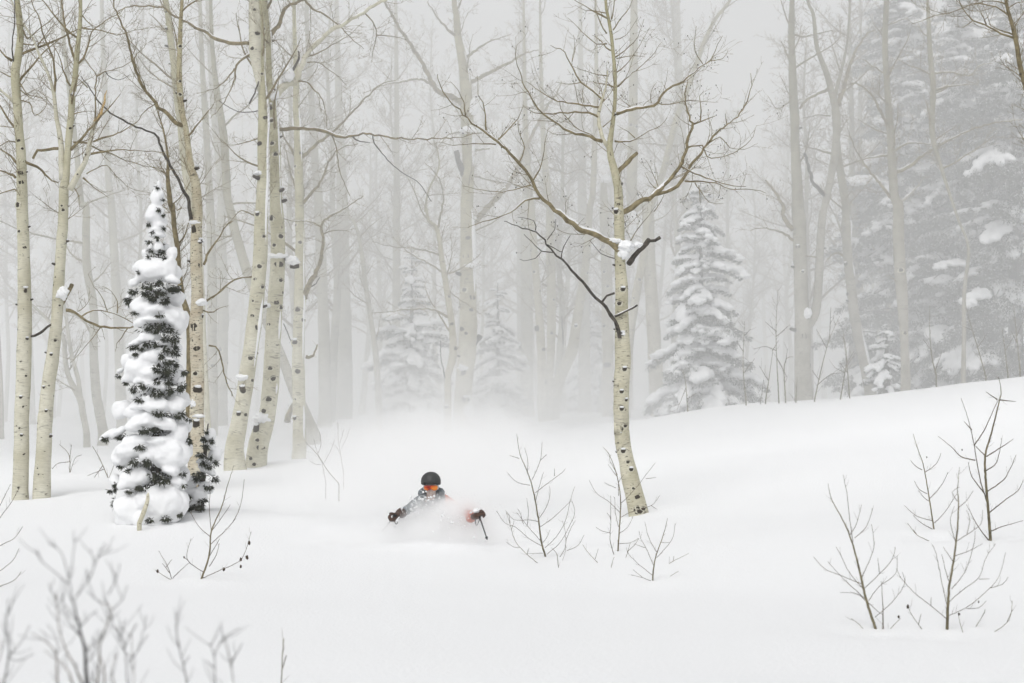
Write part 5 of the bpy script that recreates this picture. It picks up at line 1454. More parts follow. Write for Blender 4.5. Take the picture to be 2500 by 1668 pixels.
sapling('sapling', 'spreading sapling at lower right, right one of the two nearest', 'n', [[(950, 1435), (955, 1300), (965, 1170), (990, 1020), (1010, 850), (1015, 700), (1010, 630), (1020, 510)]],
        [[(950, 1365), (860, 1290), (760, 1210), (690, 1130), (665, 1080)], [(960, 1345), (1050, 1305), (1150, 1230), (1240, 1130), (1280, 990)], [(965, 1265), (1040, 1200), (1130, 1130), (1170, 1020), (1225, 940)], [(975, 1195), (1050, 1100), (1100, 950), (1110, 870)], [(950, 1290), (920, 1150), (890, 1000), (870, 950)], [(960, 1150), (940, 1080), (920, 1000)], [(995, 1010), (1080, 980), (1150, 940)], [(1005, 925), (1060, 890), (1140, 830), (1150, 750)], [(1000, 930), (970, 820), (990, 730)], [(985, 1040), (930, 960)], [(1060, 1305), (1130, 1300), (1170, 1260)], [(1190, 1190), (1260, 1170), (1295, 1130)], [(1130, 1140), (1190, 1140)], [(1010, 700), (980, 650), (1020, 620)], [(1060, 890), (1080, 810), (1060, 750)], [(860, 1290), (860, 1240)], [(1010, 740), (1060, 700), (1100, 640)]], w0=22, seed=221, leaves=[(1128, 1268, 12)])
for i, (lab, rows, lv) in enumerate([('leaf-tipped twig between the two nearest right saplings', [[(820, 1435), (770, 1370), (730, 1295)], [(790, 1395), (805, 1335)]], [(730, 1295, 20)]),
                                     ('bowed twig right of the spreading sapling', [[(1220, 1435), (1300, 1370), (1318, 1260)], [(1290, 1380), (1320, 1310)]], []),
                                     ('short leafy twig under the spreading sapling, right of its stem', [[(1040, 1440), (1025, 1390), (1015, 1340)]], [(1018, 1336, 16)]),
                                     ('thin twig leaning right below the spreading sapling', [[(1105, 1420), (1150, 1350), (1165, 1310)]], []),
                                     ('small twig left of the leaning sapling base', [[(490, 1435), (450, 1390), (410, 1360)]], []),
                                     ('twig with a dark leaf right of the leaning sapling base', [[(620, 1435), (650, 1400), (690, 1360)]], [(678, 1352, 16)])]):
    sapling('twig', lab, 'n', rows[:1], rows[1:], w0=5, seed=230 + i, bury=0.12, leaves=lv, cat='twig')
sapling('sapling', 'slender single sapling higher up the right slope', 'n', [[(878, 865), (860, 750), (840, 620), (815, 490), (780, 390), (760, 320)]],
        [[(865, 810), (780, 785), (710, 725)], [(878, 825), (940, 760), (1005, 660)], [(855, 685), (920, 610), (955, 540)], [(840, 660), (790, 630), (765, 585)], [(825, 540), (890, 490), (917, 430)], [(810, 525), (770, 500), (745, 470)], [(870, 860), (800, 820), (760, 780)], [(850, 700), (820, 680), (790, 640)]], w0=11, seed=222, leaves=[(836, 453, 9)])
sapling('twig', 'arched bare twig at the slender sapling foot', 'n', [[(860, 930), (780, 890), (730, 825)]], [[(780, 890), (760, 860)]], w0=5, seed=223, cat='twig')
sapling('sapling', 'tallest sapling, double stemmed, high on the right slope', 'n', [[(1195, 925), (1185, 780), (1170, 600), (1165, 450), (1200, 320), (1240, 160), (1255, 80), (1240, 0)]],
        [[(1180, 720), (1140, 590), (1115, 460), (1100, 370), (1070, 240), (1030, 120)], [(1190, 765), (1270, 700), (1350, 640), (1380, 580)], [(1200, 870), (1260, 845), (1380, 810)], [(1190, 925), (1130, 850), (1060, 720)], [(1180, 645), (1270, 580), (1310, 510), (1340, 440)], [(1110, 470), (1030, 450), (980, 400), (900, 335)], [(1155, 650), (1090, 560), (1070, 480)], [(1105, 385), (1160, 300), (1220, 170), (1240, 130)], [(1170, 450), (1260, 395), (1325, 350)], [(1245, 130), (1340, 140)], [(1235, 130), (1170, 85)], [(1165, 445), (1100, 380)], [(1090, 300), (1045, 250)], [(1170, 530), (1230, 480), (1260, 345)]], w0=22, seed=224, leaves=[(1035, 412, 9)], wb=7)
sapling('sapling', 'low fanning sapling with curled dark leaves below the small snowy spruce', 'k', [[(1155, 970), (1200, 830), (1210, 700), (1270, 560), (1300, 450), (1340, 320)]],
        [[(1165, 965), (1240, 930), (1370, 870), (1410, 800), (1440, 700)], [(1170, 935), (1090, 880), (1070, 830), (1095, 740)], [(1210, 735), (1140, 670), (1090, 590)], [(1210, 700), (1200, 560), (1205, 470)], [(1210, 770), (1330, 650), (1380, 540), (1400, 400)], [(1200, 840), (1260, 740)], [(1210, 700), (1270, 620), (1320, 545)], [(1090, 880), (1050, 840)], [(1200, 900), (1240, 830), (1255, 770)]], w0=14, seed=225, leaves=[(1428, 765, 20), (1415, 848, 22), (1380, 860, 18), (1380, 900, 16), (1283, 915, 18), (1055, 847, 12), (1190, 990, 12)])
sapling('twig', 'sprawling leafless twig beside the low fanning sapling, with one dark leaf', 'k', [[(1020, 975), (970, 970), (890, 920)]], [[(985, 970), (960, 900), (910, 810)], [(990, 965), (1080, 880)], [(975, 940), (930, 880)], [(950, 905), (985, 860)]], w0=5, seed=226, leaves=[(903, 926, 18)], cat='twig')
sapling('sapling', 'sapling cut by the left edge, only its branch ends showing', 'k', [[(-60, 1330), (-50, 1000), (-55, 700), (-30, 450)]],
        [[(-50, 830), (0, 780), (80, 740), (130, 670)], [(-50, 980), (0, 925), (70, 870), (110, 795)], [(-52, 1060), (0, 1015), (80, 980), (120, 930)], [(-55, 1310), (0, 1280), (60, 1230), (95, 1170)], [(-50, 720), (0, 620), (60, 540), (110, 450)], [(-45, 650), (0, 550), (60, 430)], [(-50, 1240), (0, 1210), (30, 1175)]], w0=14, seed=227, d=17.0, foot='ground')
sapling('sapling', 'two thin saplings half lost in blown powder left of the skier', 'l', [[(890, 710), (780, 580), (720, 480), (640, 380), (580, 330)], [(765, 690), (730, 520), (680, 400), (650, 280)]],
        [[(740, 520), (800, 420), (850, 290)], [(720, 530), (660, 520), (610, 490)], [(690, 420), (720, 330), (705, 210)]], w0=10, seed=228, d=24.5, foot='ground')
sapling('sapling', 'single thin upright sapling in blown powder left of the skier', 'l', [[(935, 610), (910, 450), (885, 300), (880, 120)]], [[(910, 380), (960, 280), (990, 190)], [(905, 430), (860, 350), (800, 320)], [(900, 320), (940, 190)]], w0=9, seed=229, d=26.0, foot='ground')
HS = [('bare sapling behind the right crest, leftmost, below the middle spruce', [[(505, 1475), (490, 1250), (470, 1130)]], [[(490, 1250), (430, 1400)], [(495, 1330), (560, 1290)]]),
      ('tall bare sapling at the right flank of the middle spruce', [[(900, 1345), (880, 1100), (890, 800)]], [[(885, 1150), (960, 1050)], [(880, 1000), (840, 950)], [(885, 900), (930, 850)]]),
      ('slanting bare sapling left of the twin-stemmed aspen', [[(1033, 1342), (1055, 1200), (1085, 980)], [(1000, 1342), (1020, 1200)]], [[(1050, 1200), (990, 1100)], [(1080, 1000), (1120, 930)]]),
      ('tallest straight sapling before the twin-stemmed aspen', [[(1125, 1345), (1112, 1100), (1105, 850), (1118, 580)]], [[(1110, 1000), (1030, 970), (950, 990)], [(1108, 900), (1200, 820)], [(1110, 870), (1030, 800)], [(1112, 1050), (1180, 1180)]]),
      ('kinked sapling touching the twin-stemmed aspen foot', [[(1170, 1325), (1160, 1130), (1180, 1050), (1225, 1040)]], [[(1165, 1150), (1120, 1060)], [(1170, 1080), (1185, 980)]]),
      ('short dark twig in front of the twin-stemmed aspen', [[(1240, 1358), (1242, 1300), (1250, 1180)]], []),
      ('sapling sweeping right between the two hazy aspens on the crest', [[(1368, 1335), (1420, 1100), (1470, 920), (1540, 760)]], [[(1400, 1200), (1350, 1130)], [(1450, 980), (1380, 850)], [(1470, 920), (1480, 700)], [(1390, 1230), (1480, 1160), (1560, 1150)]]),
      ('dark-footed sapling right of the sweeping one', [[(1545, 1328), (1575, 1150), (1590, 1050), (1560, 850)]], [[(1580, 1100), (1640, 1000)], [(1575, 1150), (1500, 1110)]]),
      ('thin sapling just left of the leaning hazy aspen', [[(1608, 1315), (1590, 1100), (1565, 900)]], [[(1590, 1100), (1650, 1010)], [(1595, 1150), (1540, 1080)]])]
for i, (lab, st, br) in enumerate(HS):
    sapling('sapling', lab, 'i', st, br, w0=11, seed=240 + i, d=41.0, foot='ground', wb=6, rmin=0.004, spur=5, spur_len=(0.1, 0.35), bury=0.6)
HJ = [('crooked sapling before the right-hand spruces, left of the thin pale aspen', [[(1150, 1165), (1120, 1040), (1105, 850), (1105, 690)]], [[(1140, 1150), (1190, 1000)], [(1120, 1000), (1060, 920)]]),
      ('long slanting sapling right of the thin pale aspen', [[(1490, 1180), (1440, 1000), (1380, 800), (1350, 680)]], [[(1430, 980), (1500, 880)], [(1400, 860), (1330, 830)]]),
      ('straight sapling second from the right edge on the crest', [[(1640, 1160), (1620, 1000), (1600, 840)]], [[(1620, 1000), (1680, 900)]]),
      ('sapling nearest the right edge on the crest', [[(1722, 1120), (1700, 900), (1680, 690)]], [[(1700, 900), (1740, 800)], [(1705, 950), (1660, 860)]])]
for i, (lab, st, br) in enumerate(HJ):
    sapling('sapling', lab, 'j', st, br, w0=11, seed=260 + i, d=39.5, foot='ground', wb=6, rmin=0.004, spur=5, spur_len=(0.1, 0.35), bury=0.6)
for i, (lab, st, br) in enumerate([('hazy low bush of twigs behind the two near aspens', [[(400, 362), (395, 260), (340, 200)], [(402, 362), (430, 280), (470, 260)]], [[(395, 300), (330, 310), (300, 340)], [(398, 300), (410, 200)]]),
                                   ('hazy low bush of twigs just left of the small snowy spruce', [[(620, 392), (570, 280), (530, 210)], [(625, 392), (660, 290), (655, 220)]], [[(590, 320), (540, 390)], [(600, 340), (500, 380)]])]):
    sapling('sapling', lab, 'k', st, br, w0=6, seed=270 + i, spur=6, spur_len=(0.06, 0.2), rmin=0.0025)
sapling('twig', 'single fine twig rising at the bottom edge, right of the blurred shrubs', 'x', [[(685, 1690), (688, 1640), (692, 1560)]], [[(687, 1640), (700, 1600)]], w0=3, seed=280, d=10.5, foot='ground', wb=2, cat='twig', bury=0.4)

# ---- blurred shrubs close to the photographer
def fore(label, stems, branches, d, seed, w0):
    st = [[(s[0][0] + (s[0][0] - s[1][0]) * 0.5, s[0][1] + 220)] + list(s) for s in stems]
    sapling('shrub', label, 'k', st, branches, w0=w0, seed=seed, d=d, foot='deep', wb=6, mat=M_SHRUB, spur=24, spur_len=(0.03, 0.12), rmin=0.0011, cat='shrub')


fore('blurred dark shrub in the lower left corner, tallest of the foreground shrubs', [[(500, 1568), (480, 1350), (430, 1150), (390, 960)], [(470, 1568), (350, 1300), (320, 1050)], [(560, 1568), (580, 1330), (640, 1150), (590, 1110)], [(330, 1568), (310, 1380), (180, 1280)], [(600, 1568), (590, 1450), (560, 1400)], [(420, 1600), (380, 1480), (250, 1380)]],
     [[(395, 1000), (340, 950), (240, 870), (215, 800)], [(430, 1080), (500, 990), (560, 850), (600, 760)], [(390, 960), (350, 820), (270, 760)], [(400, 960), (420, 830), (430, 740)], [(560, 850), (640, 790)], [(620, 1060), (670, 960), (690, 880)], [(640, 1150), (700, 1090), (730, 1010)], [(480, 1330), (380, 1180), (360, 1050)], [(460, 1240), (520, 1180), (560, 1150)], [(500, 990), (540, 900), (520, 800)], [(480, 1400), (560, 1330), (600, 1260)], [(320, 1100), (280, 1000)], [(500, 1450), (550, 1380), (530, 1300)], [(320, 1420), (330, 1320), (270, 1230)], [(590, 1120), (500, 1040)]], 5.4, 301, 36)
fore('blurred thin shrub right of the tallest foreground one', [[(730, 1568), (710, 1350), (670, 1250)], [(770, 1568), (760, 1460), (750, 1280)], [(660, 1600), (640, 1480), (670, 1400)]], [[(710, 1380), (750, 1280), (780, 1230)], [(700, 1330), (650, 1240), (640, 1180)], [(740, 1450), (800, 1350), (840, 1180)], [(690, 1300), (720, 1200)]], 5.8, 302, 9)
fore('blurred shrub cut by the left edge in the lower corner', [[(20, 1568), (50, 1400), (40, 1200), (50, 1080)], [(-20, 1568), (-10, 1450), (30, 1320)]], [[(50, 1420), (120, 1330), (170, 1240)], [(45, 1300), (10, 1220)], [(50, 1430), (100, 1440), (190, 1400)], [(45, 1180), (80, 1080)]], 5.6, 303, 12)
fore('blurred single stem with a brown bud, alone at the bottom', [[(1070, 1568), (1035, 1400), (1015, 1280), (1010, 1160)]], [[(1050, 1470), (1090, 1410)], [(1030, 1380), (1010, 1300)]], 5.8, 304, 10)
fore('blurred forked shrub at the bottom, farthest right of the foreground shrubs', [[(1235, 1568), (1225, 1400), (1200, 1340)], [(1335, 1568), (1320, 1450), (1280, 1320)]], [[(1225, 1420), (1270, 1320), (1380, 1250)], [(1320, 1450), (1370, 1380), (1390, 1340)], [(1230, 1480), (1180, 1440)], [(1320, 1480), (1350, 1400)], [(1280, 1330), (1270, 1240)]], 5.8, 305, 9)

# the bare stick before the small spruce
mb = MB(uv=True)
st = catmull([(*at(*px('p', 470, 1480), 22.2), 0.030), (*at(*px('p', 520, 1360), 22.25), 0.030), (*at(*px('p', 548, 1270), 22.3), 0.026), (*at(*px('p', 552, 1210), 22.32), 0.020), (*at(*px('p', 558, 1188), 22.33), 0.006)], 0.04)
pp = [Vector(s[:3]) for s in st]
pp.insert(0, pp[0] - UP * 0.3)
mb.tube(pp, [0.03] + [s[3] for s in st], 8, wob=0.2)
o = mb.build('broken_stick', M_BARK_MAIN, None)
o['label'] = 'bare yellowish stick stuck upright in the snow before the small spruce'
o['category'] = 'stick'
# ---------------------------------------------------------------- the skier, chest-deep in powder
M_JACKET = mat_plain('jacket_cloth', (0.04, 0.055, 0.063), (0.28, 0.31, 0.33), 30.0, bmp=0.4)
M_SLEEVE = mat_plain('orange_cloth', (0.42, 0.075, 0.03), (0.60, 0.14, 0.06), 14.0, bmp=0.3)
M_SKIN = mat_plain('skin', (0.46, 0.30, 0.24), (0.68, 0.58, 0.54), 40.0, rough=0.6)
M_HELMET = mat_plain('helmet_shell', (0.016, 0.017, 0.018), (0.032, 0.034, 0.034), 40.0, rough=0.55, spec=0.4)
M_FRAME = mat_plain('goggle_frame', (0.32, 0.33, 0.34), (0.55, 0.56, 0.57), 30.0)
M_GLOVE = mat_plain('glove_leather', (0.035, 0.018, 0.012), (0.09, 0.045, 0.028), 40.0, rough=0.6, bmp=0.4)
M_STRAP = mat_plain('strap_webbing', (0.012, 0.012, 0.012), (0.03, 0.03, 0.03), 40.0)
M_POLE = mat_plain('pole_shaft', (0.008, 0.008, 0.009), (0.022, 0.022, 0.024), 30.0, rough=0.35, spec=0.5)
M_PANTS = mat_plain('trouser_cloth', (0.10, 0.03, 0.025), (0.2, 0.06, 0.05), 18.0)
ml, ntl, bl = new_mat('goggle_lens')
tcl = ntl.nodes.new('ShaderNodeTexCoord')
gn = tex_noise(ntl, mapping(ntl, tcl.outputs['Object'], (1, 1, 1)), 9.0, 1.0)
ntl.links.new(ramp(ntl, gn, [(0.38, (0.20, 0.010, 0.008)), (0.52, (0.52, 0.045, 0.01)), (0.66, (0.80, 0.25, 0.025))]), bl.inputs['Base Color'])
bl.inputs['Roughness'].default_value = 0.12
bl.inputs['Metallic'].default_value = 0.55
M_LENS = ml


def O(x, y, d):
    return at(*px('o', x, y), d)


def skin_mesh(name, joints, edges, radii, mats, parent, origin, root_key, levels=2, paint=None, squash=None):
    keys = list(joints)
    me = bpy.data.meshes.new(name)
    me.from_pydata([tuple(Vector(joints[k]) - origin) for k in keys], [(keys.index(a), keys.index(b)) for a, b in edges], [])

    def setup(ob):
        sk = ob.modifiers.new('skin', 'SKIN')
        lay = me.skin_vertices[0].data
        for i, k in enumerate(keys):
            r = radii[k]
            lay[i].radius = r if isinstance(r, tuple) else (r, r)
            lay[i].use_root = (k == root_key)
        sk.use_smooth_shade = True
        sb = ob.modifiers.new('sub', 'SUBSURF')
        sb.levels = sb.render_levels = levels
    out = evaluated_mesh(me, setup)
    o2 = bpy.data.objects.new(name, out)
    out.materials.clear()
    for m in mats:
        out.materials.append(m)
    for p in out.polygons:
        p.use_smooth = True
        p.material_index = paint(Vector(p.center) + origin) if paint else 0
    link(o2, parent)
    return o2


D0 = 21.3
head = O(945, 430, D0)
J = {'pelvis': O(980, 1290, 21.75), 'spine': O(970, 980, 21.6), 'chest': O(955, 720, 21.45), 'neck': O(946, 585, 21.36), 'jaw': O(945, 520, 21.31), 'skull': O(943, 400, 21.30), 'crown': O(942, 290, 21.31),
     'sr': O(790, 620, 21.40), 'er': O(590, 790, 21.15), 'wr': O(400, 890, 20.88), 'sl': O(1115, 600, 21.40), 'el': O(1400, 800, 21.2), 'wl': O(1660, 945, 20.88),
     'hr': O(870, 1350, 21.75), 'kr': O(820, 1700, 21.35), 'ar': O(830, 2120, 21.65), 'fr': O(825, 2160, 21.42), 'hl': O(1090, 1350, 21.75), 'kl': O(1150, 1700, 21.35), 'al': O(1150, 2120, 21.65), 'fl': O(1155, 2160, 21.42)}
feet_z = min(J['ar'].z, J['al'].z)
P0 = Vector((J['pelvis'].x, J['pelvis'].y, gz(J['pelvis'].x, J['pelvis'].y)))
person = thing('person', 'skier in black helmet and orange goggles, arms spread, bursting through deep powder', 'person', P0)
EDG = [('pelvis', 'spine'), ('spine', 'chest'), ('chest', 'neck'), ('neck', 'jaw'), ('jaw', 'skull'), ('skull', 'crown'), ('chest', 'sr'), ('sr', 'er'), ('er', 'wr'), ('chest', 'sl'), ('sl', 'el'), ('el', 'wl'),
       ('pelvis', 'hr'), ('hr', 'kr'), ('kr', 'ar'), ('ar', 'fr'), ('pelvis', 'hl'), ('hl', 'kl'), ('kl', 'al'), ('al', 'fl')]
RB = {'pelvis': (.13, .11), 'spine': (.12, .10), 'chest': (.13, .11), 'neck': .055, 'jaw': (.062, .072), 'skull': (.078, .092), 'crown': (.062, .075), 'sr': .058, 'er': .042, 'wr': .03, 'sl': .058, 'el': .042, 'wl': .03,
      'hr': .085, 'kr': .058, 'ar': .04, 'fr': .035, 'hl': .085, 'kl': .058, 'al': .04, 'fl': .035}
body = skin_mesh('body', J, EDG, RB, [M_SKIN, M_KNOT], person, P0, 'pelvis')
for v in body.data.vertices:          # nose and brow
    w = Vector(v.co) + P0
    nz = O(945, 470, w.y)
    q = math.hypot(w.x - nz.x, w.z - nz.z)
    if w.y < 21.3 and q < 0.035:
        v.co.y -= 0.022 * (1 - q / 0.035)
JK = {k: J[k] for k in ('spine', 'chest', 'neck', 'sr', 'er', 'wr', 'sl', 'el', 'wl', 'pelvis')}
RJ = {'pelvis': (.18, .15), 'spine': (.175, .14), 'chest': (.185, .15), 'neck': (.095, .10), 'sr': .088, 'er': .066, 'wr': .052, 'sl': .088, 'el': .066, 'wl': .052}
xs_l = O(1190, 600, 21.3).x
jacket = skin_mesh('jacket', JK, [e for e in EDG if e[0] in JK and e[1] in JK], RJ, [M_JACKET, M_SLEEVE], person, P0, 'pelvis', paint=lambda c: 1 if c.x > xs_l else 0)
for v in jacket.data.vertices:        # folds in the cloth
    n = mnoise.noise(Vector(v.co) * 14)
    v.co += Vector(v.co).normalized() * 0 + Vector((0.5 * n, -0.6 * n, 0.7 * n)) * 0.016
JP = {k: J[k] for k in ('pelvis', 'hr', 'kr', 'ar', 'hl', 'kl', 'al')}
skin_mesh('trousers', JP, [e for e in EDG if e[0] in JP and e[1] in JP], {'pelvis': (.165, .14), 'hr': .115, 'kr': .085, 'ar': .08, 'hl': .115, 'kl': .085, 'al': .08}, [M_PANTS], person, P0, 'pelvis')
# raised collar / hood behind the neck
mb = MB()
ring = []
for k in range(25):
    a = math.pi * (-0.12 + 1.24 * k / 24)
    ring.append(O(945, 545, 21.36) + Vector((math.cos(a) * 0.125, math.sin(a) * 0.09 - 0.01, 0.015 + 0.035 * math.sin(a))))
mb.tube(ring, [0.042 + 0.008 * mnoise.noise((k * 0.7, 0, 0)) for k in range(25)], 8, wob=0.3)
mb.build('hood', M_JACKET, person, P0)
# helmet shell
hc = O(941, 330, 21.31)
mb = MB()
nu, nv = 28, 14
for j in range(nv + 1):
    ph = math.pi * 0.5 * j / nv * 1.16
    for i in range(nu):
        a = 2 * math.pi * i / nu
        fr = -math.sin(a)                       # >0 towards the camera
        lim = 1.0 - 0.10 * max(0, fr) + 0.16 * max(0, -fr)
        p2 = ph * lim
        rx = 0.113 * math.sin(min(p2, 1.9)) ** 0.9
        z = 0.112 * math.cos(p2)
        mb.v.append((hc.x + rx * math.cos(a), hc.y + 1.16 * rx * math.sin(a), hc.z + z))
for j in range(nv):
    for i in range(nu):
        i2 = (i + 1) % nu
        if j == 0:
            mb.f.append((i, nu + i, nu + i2))
        else:
            mb.f.append((j * nu + i, (j + 1) * nu + i, (j + 1) * nu + i2, j * nu + i2))
        mb.m.append(0)
hel = mb.build('helmet', M_HELMET, person, P0)
sol = hel.modifiers.new('thick', 'SOLIDIFY')
sol.thickness = 0.012
sol.offset = 1
brim = [hc + Vector((math.cos(a) * 0.113, -math.sin(a) * 0.128, -0.012 - 0.010 * math.sin(a))) for a in [math.pi * (0.04 + 0.92 * k / 16) for k in range(17)]]
mb = MB()
mb.tube(brim, [0.009] * 17, 6)
mb.build('brim', M_HELMET, hel, P0)
for vx, vy in ((-0.05, 0.055), (0.05, 0.055), (-0.02, 0.07), (0.02, 0.07)):
    mb = MB()
    c = hc + Vector((vx, -0.10 + abs(vy - 0.055) * 1.2, vy - 0.004))
    mb.blob(c, (0.012, 0.014, 0.005), lv=1, amp=0)
    mb.build('vent', M_STRAP, hel, P0)
# goggles
gc = O(945, 425, 21.31)
mb = MB()
nu, nv = 20, 8


def goggle(off, k):
    m2 = MB()
    for j in range(nv + 1):
        for i in range(nu + 1):
            u, w = -1 + 2 * i / nu, -1 + 2 * j / nv
            e = (abs(u) ** 3.2)
            top, bot = 0.032 * (1 - 0.35 * e) * k, -0.040 * (1 - 0.62 * e) * k
            notch = 0.022 * math.exp(-(u / 0.2) ** 2)
            z = (top if w > 0 else 0) * max(w, 0) + (bot + notch) * max(-w, 0)
            a = u * 1.02
            r = 0.100 + off
            m2.v.append((gc.x + math.sin(a) * r * k, gc.y - math.cos(a) * r * 1.12 - 0.006 * (1 - w * w), gc.z + z))
    for j in range(nv):
        for i in range(nu):
            b = j * (nu + 1) + i
            m2.f.append((b, b + 1, b + nu + 2, b + nu + 1))
            m2.m.append(0)
    return m2


fr_ = goggle(0.004, 1.10).build('goggles', M_FRAME, person, P0)
s1 = fr_.modifiers.new('thick', 'SOLIDIFY')
s1.thickness = 0.02
s1.offset = -1
le = goggle(0.012, 0.97).build('lens', M_LENS, fr_, P0)
s2 = le.modifiers.new('thick', 'SOLIDIFY')
s2.thickness = 0.004


# gloves with fingers closed round the grips
def glove(center, wrist, axis, side, label_cuff):
    B = 1.25
    axis = axis.normalized()
    arm = (wrist - center).normalized()
    knuck = (-arm - axis * (-arm).dot(axis)).normalized()       # away from the wrist, square to the pole
    out = axis.cross(knuck).normalized()                         # back of the hand
    if out.y > 0:
        out = -out
    P_ = {'wrist': wrist, 'palm': center + (arm * 0.035 + out * 0.012) * B, 'base': center + out * 0.02 * B}
    E_ = [('wrist', 'palm'), ('palm', 'base')]
    R_ = {'wrist': 0.044, 'palm': (0.056, 0.048), 'base': (0.053, 0.042)}
    for i, (off, ln) in enumerate(((0.036, 0.92), (0.013, 1.0), (-0.011, 0.96), (-0.034, 0.8))):
        k0 = center + (-axis * off + out * 0.030 + knuck * 0.022) * B
        k1 = k0 + (knuck * 0.030 - out * 0.012) * ln * B
        k2 = k1 + (-out * 0.040 + knuck * 0.002) * ln * B
        k3 = k2 + (-knuck * 0.030 - out * 0.006) * ln * B
        for nm, p, r in (('a', k0, 0.0145), ('b', k1, 0.0135), ('c', k2, 0.0125), ('d', k3, 0.011)):
            P_[f'{nm}{i}'] = p
            R_[f'{nm}{i}'] = r * B
        E_ += [('base', f'a{i}'), (f'a{i}', f'b{i}'), (f'b{i}', f'c{i}'), (f'c{i}', f'd{i}')]
    t0 = center + (arm * 0.02 - axis * 0.04 - out * 0.004) * B
    t1 = t0 + (knuck * 0.03 - out * 0.028) * B
    t2 = t1 + (knuck * 0.024 - out * 0.012 + axis * 0.012) * B
    for nm, p, r in (('t0', t0, 0.018), ('t1', t1, 0.015), ('t2', t2, 0.012)):
        P_[nm] = p
        R_[nm] = r * B
    E_ += [('palm', 't0'), ('t0', 't1'), ('t1', 't2')]
    g = skin_mesh('glove', P_, E_, R_, [M_GLOVE], person, P0, 'wrist', levels=1)
    mb = MB()
    mb.tube([wrist + arm * 0.05, wrist + arm * 0.02, wrist - arm * 0.015], [0.066, 0.064, 0.056], 12, wob=0.12)
    mb.build('cuff', label_cuff, g, P0)
    mb = MB()
    mb.blob(center + out * 0.062 + UP * 0.03, (0.036, 0.022, 0.028), seed=side * 3.0, amp=0.5, lv=2)
    mb.blob(center + out * 0.06 - axis * 0.03, (0.022, 0.02, 0.02), seed=side * 5.0, amp=0.5, lv=2)
    mb.build('snow_patch', M_SNOW_CAP, g, P0, kind='stuff')
    return g


def pole(label, grip, tip, strap_to):
    ax = (tip - grip).normalized()
    root = thing('ski_pole', label, 'ski pole', tip)
    mb = MB(uv=True)
    mb.tube([grip, grip.lerp(tip, 0.5), tip], [0.0085, 0.008, 0.006], 10)
    mb.build('shaft', M_POLE, root, tip)
    mb = MB(uv=True)
    mb.tube([grip - ax * 0.075, grip - ax * 0.06, grip - ax * 0.03, grip, grip + ax * 0.03, grip + ax * 0.06], [0.013, 0.019, 0.015, 0.017, 0.015, 0.012], 10)
    mb.build('grip', M_STRAP, root, tip)
    mb = MB(uv=True)
    side = ax.cross(UP).normalized()
    mb.tube([tip - ax * 0.05, tip - ax * 0.04], [0.017, 0.014], 12)
    mb.build('basket', M_POLE, root, tip)
    mb = MB(uv=True)
    st0 = grip - ax * 0.05
    lp = [(*st0,), (*(st0.lerp(strap_to, 0.5) + side * 0.028),), (*strap_to,), (*(st0.lerp(strap_to, 0.5) - side * 0.02),), (*(st0 + ax * 0.01),)]
    mb.tube([Vector(q[:3]) for q in catmull(lp, 0.015)], [0.0065] * len(catmull(lp, 0.015)), 5)
    mb.build('strap', M_STRAP, root, tip)
    return root


gr, gl = O(305, 930, 20.78), O(1785, 935, 20.76)
tr_, tl_ = O(95, 1190, 21.75), O(1920, 1335, 20.15)
glove(gr, J['wr'], tr_ - gr, 1, M_GLOVE)
glove(gl, J['wl'], tl_ - gl, 2, M_SLEEVE)
pole('dark ski pole trailing back through powder from the hand nearer the spruce', gr, tr_, O(338, 1070, 20.90))
pole('black ski pole pointing down at the camera from the hand nearer the saplings', gl, tl_, O(1735, 1090, 20.90))

# flung lumps of snow
rng = random.Random(8)
mb = MB()
for k in range(230):
    t = rng.random()
    if k < 90:
        c = O(880 - 480 * t + rng.gauss(0, 40), 600 + 320 * t + rng.gauss(0, 70), 20.95 + rng.uniform(-0.15, 0.1))
    elif k < 112:
        c = O(rng.gauss(960, 110), rng.gauss(650, 60), 21.05 + rng.uniform(-0.1, 0.1))
    else:
        c = O(rng.gauss(1300, 330), rng.gauss(1020, 120), 20.9 + rng.uniform(-0.3, 0.2))
    r = rng.choice((0.004, 0.004, 0.005, 0.006, 0.008, 0.01, 0.015))
    mb.blob(c, (r, r, r * rng.uniform(0.7, 1.2)), seed=k, amp=0.4, lv=1)
for k in range(420):
    c = O(rng.gauss(1000, 330), rng.gauss(830, 170), 20.85 + rng.uniform(-0.25, 0.25))
    r = rng.uniform(0.002, 0.0045)
    mb.blob(c, (r * rng.uniform(0.8, 1.6), r, r), lv=0, amp=0)
o = mb.build('flung_snow', M_SNOW_CAP, None, kind='stuff')
o['label'] = 'loose lumps of snow flung up around the skier'
o['category'] = 'snow'


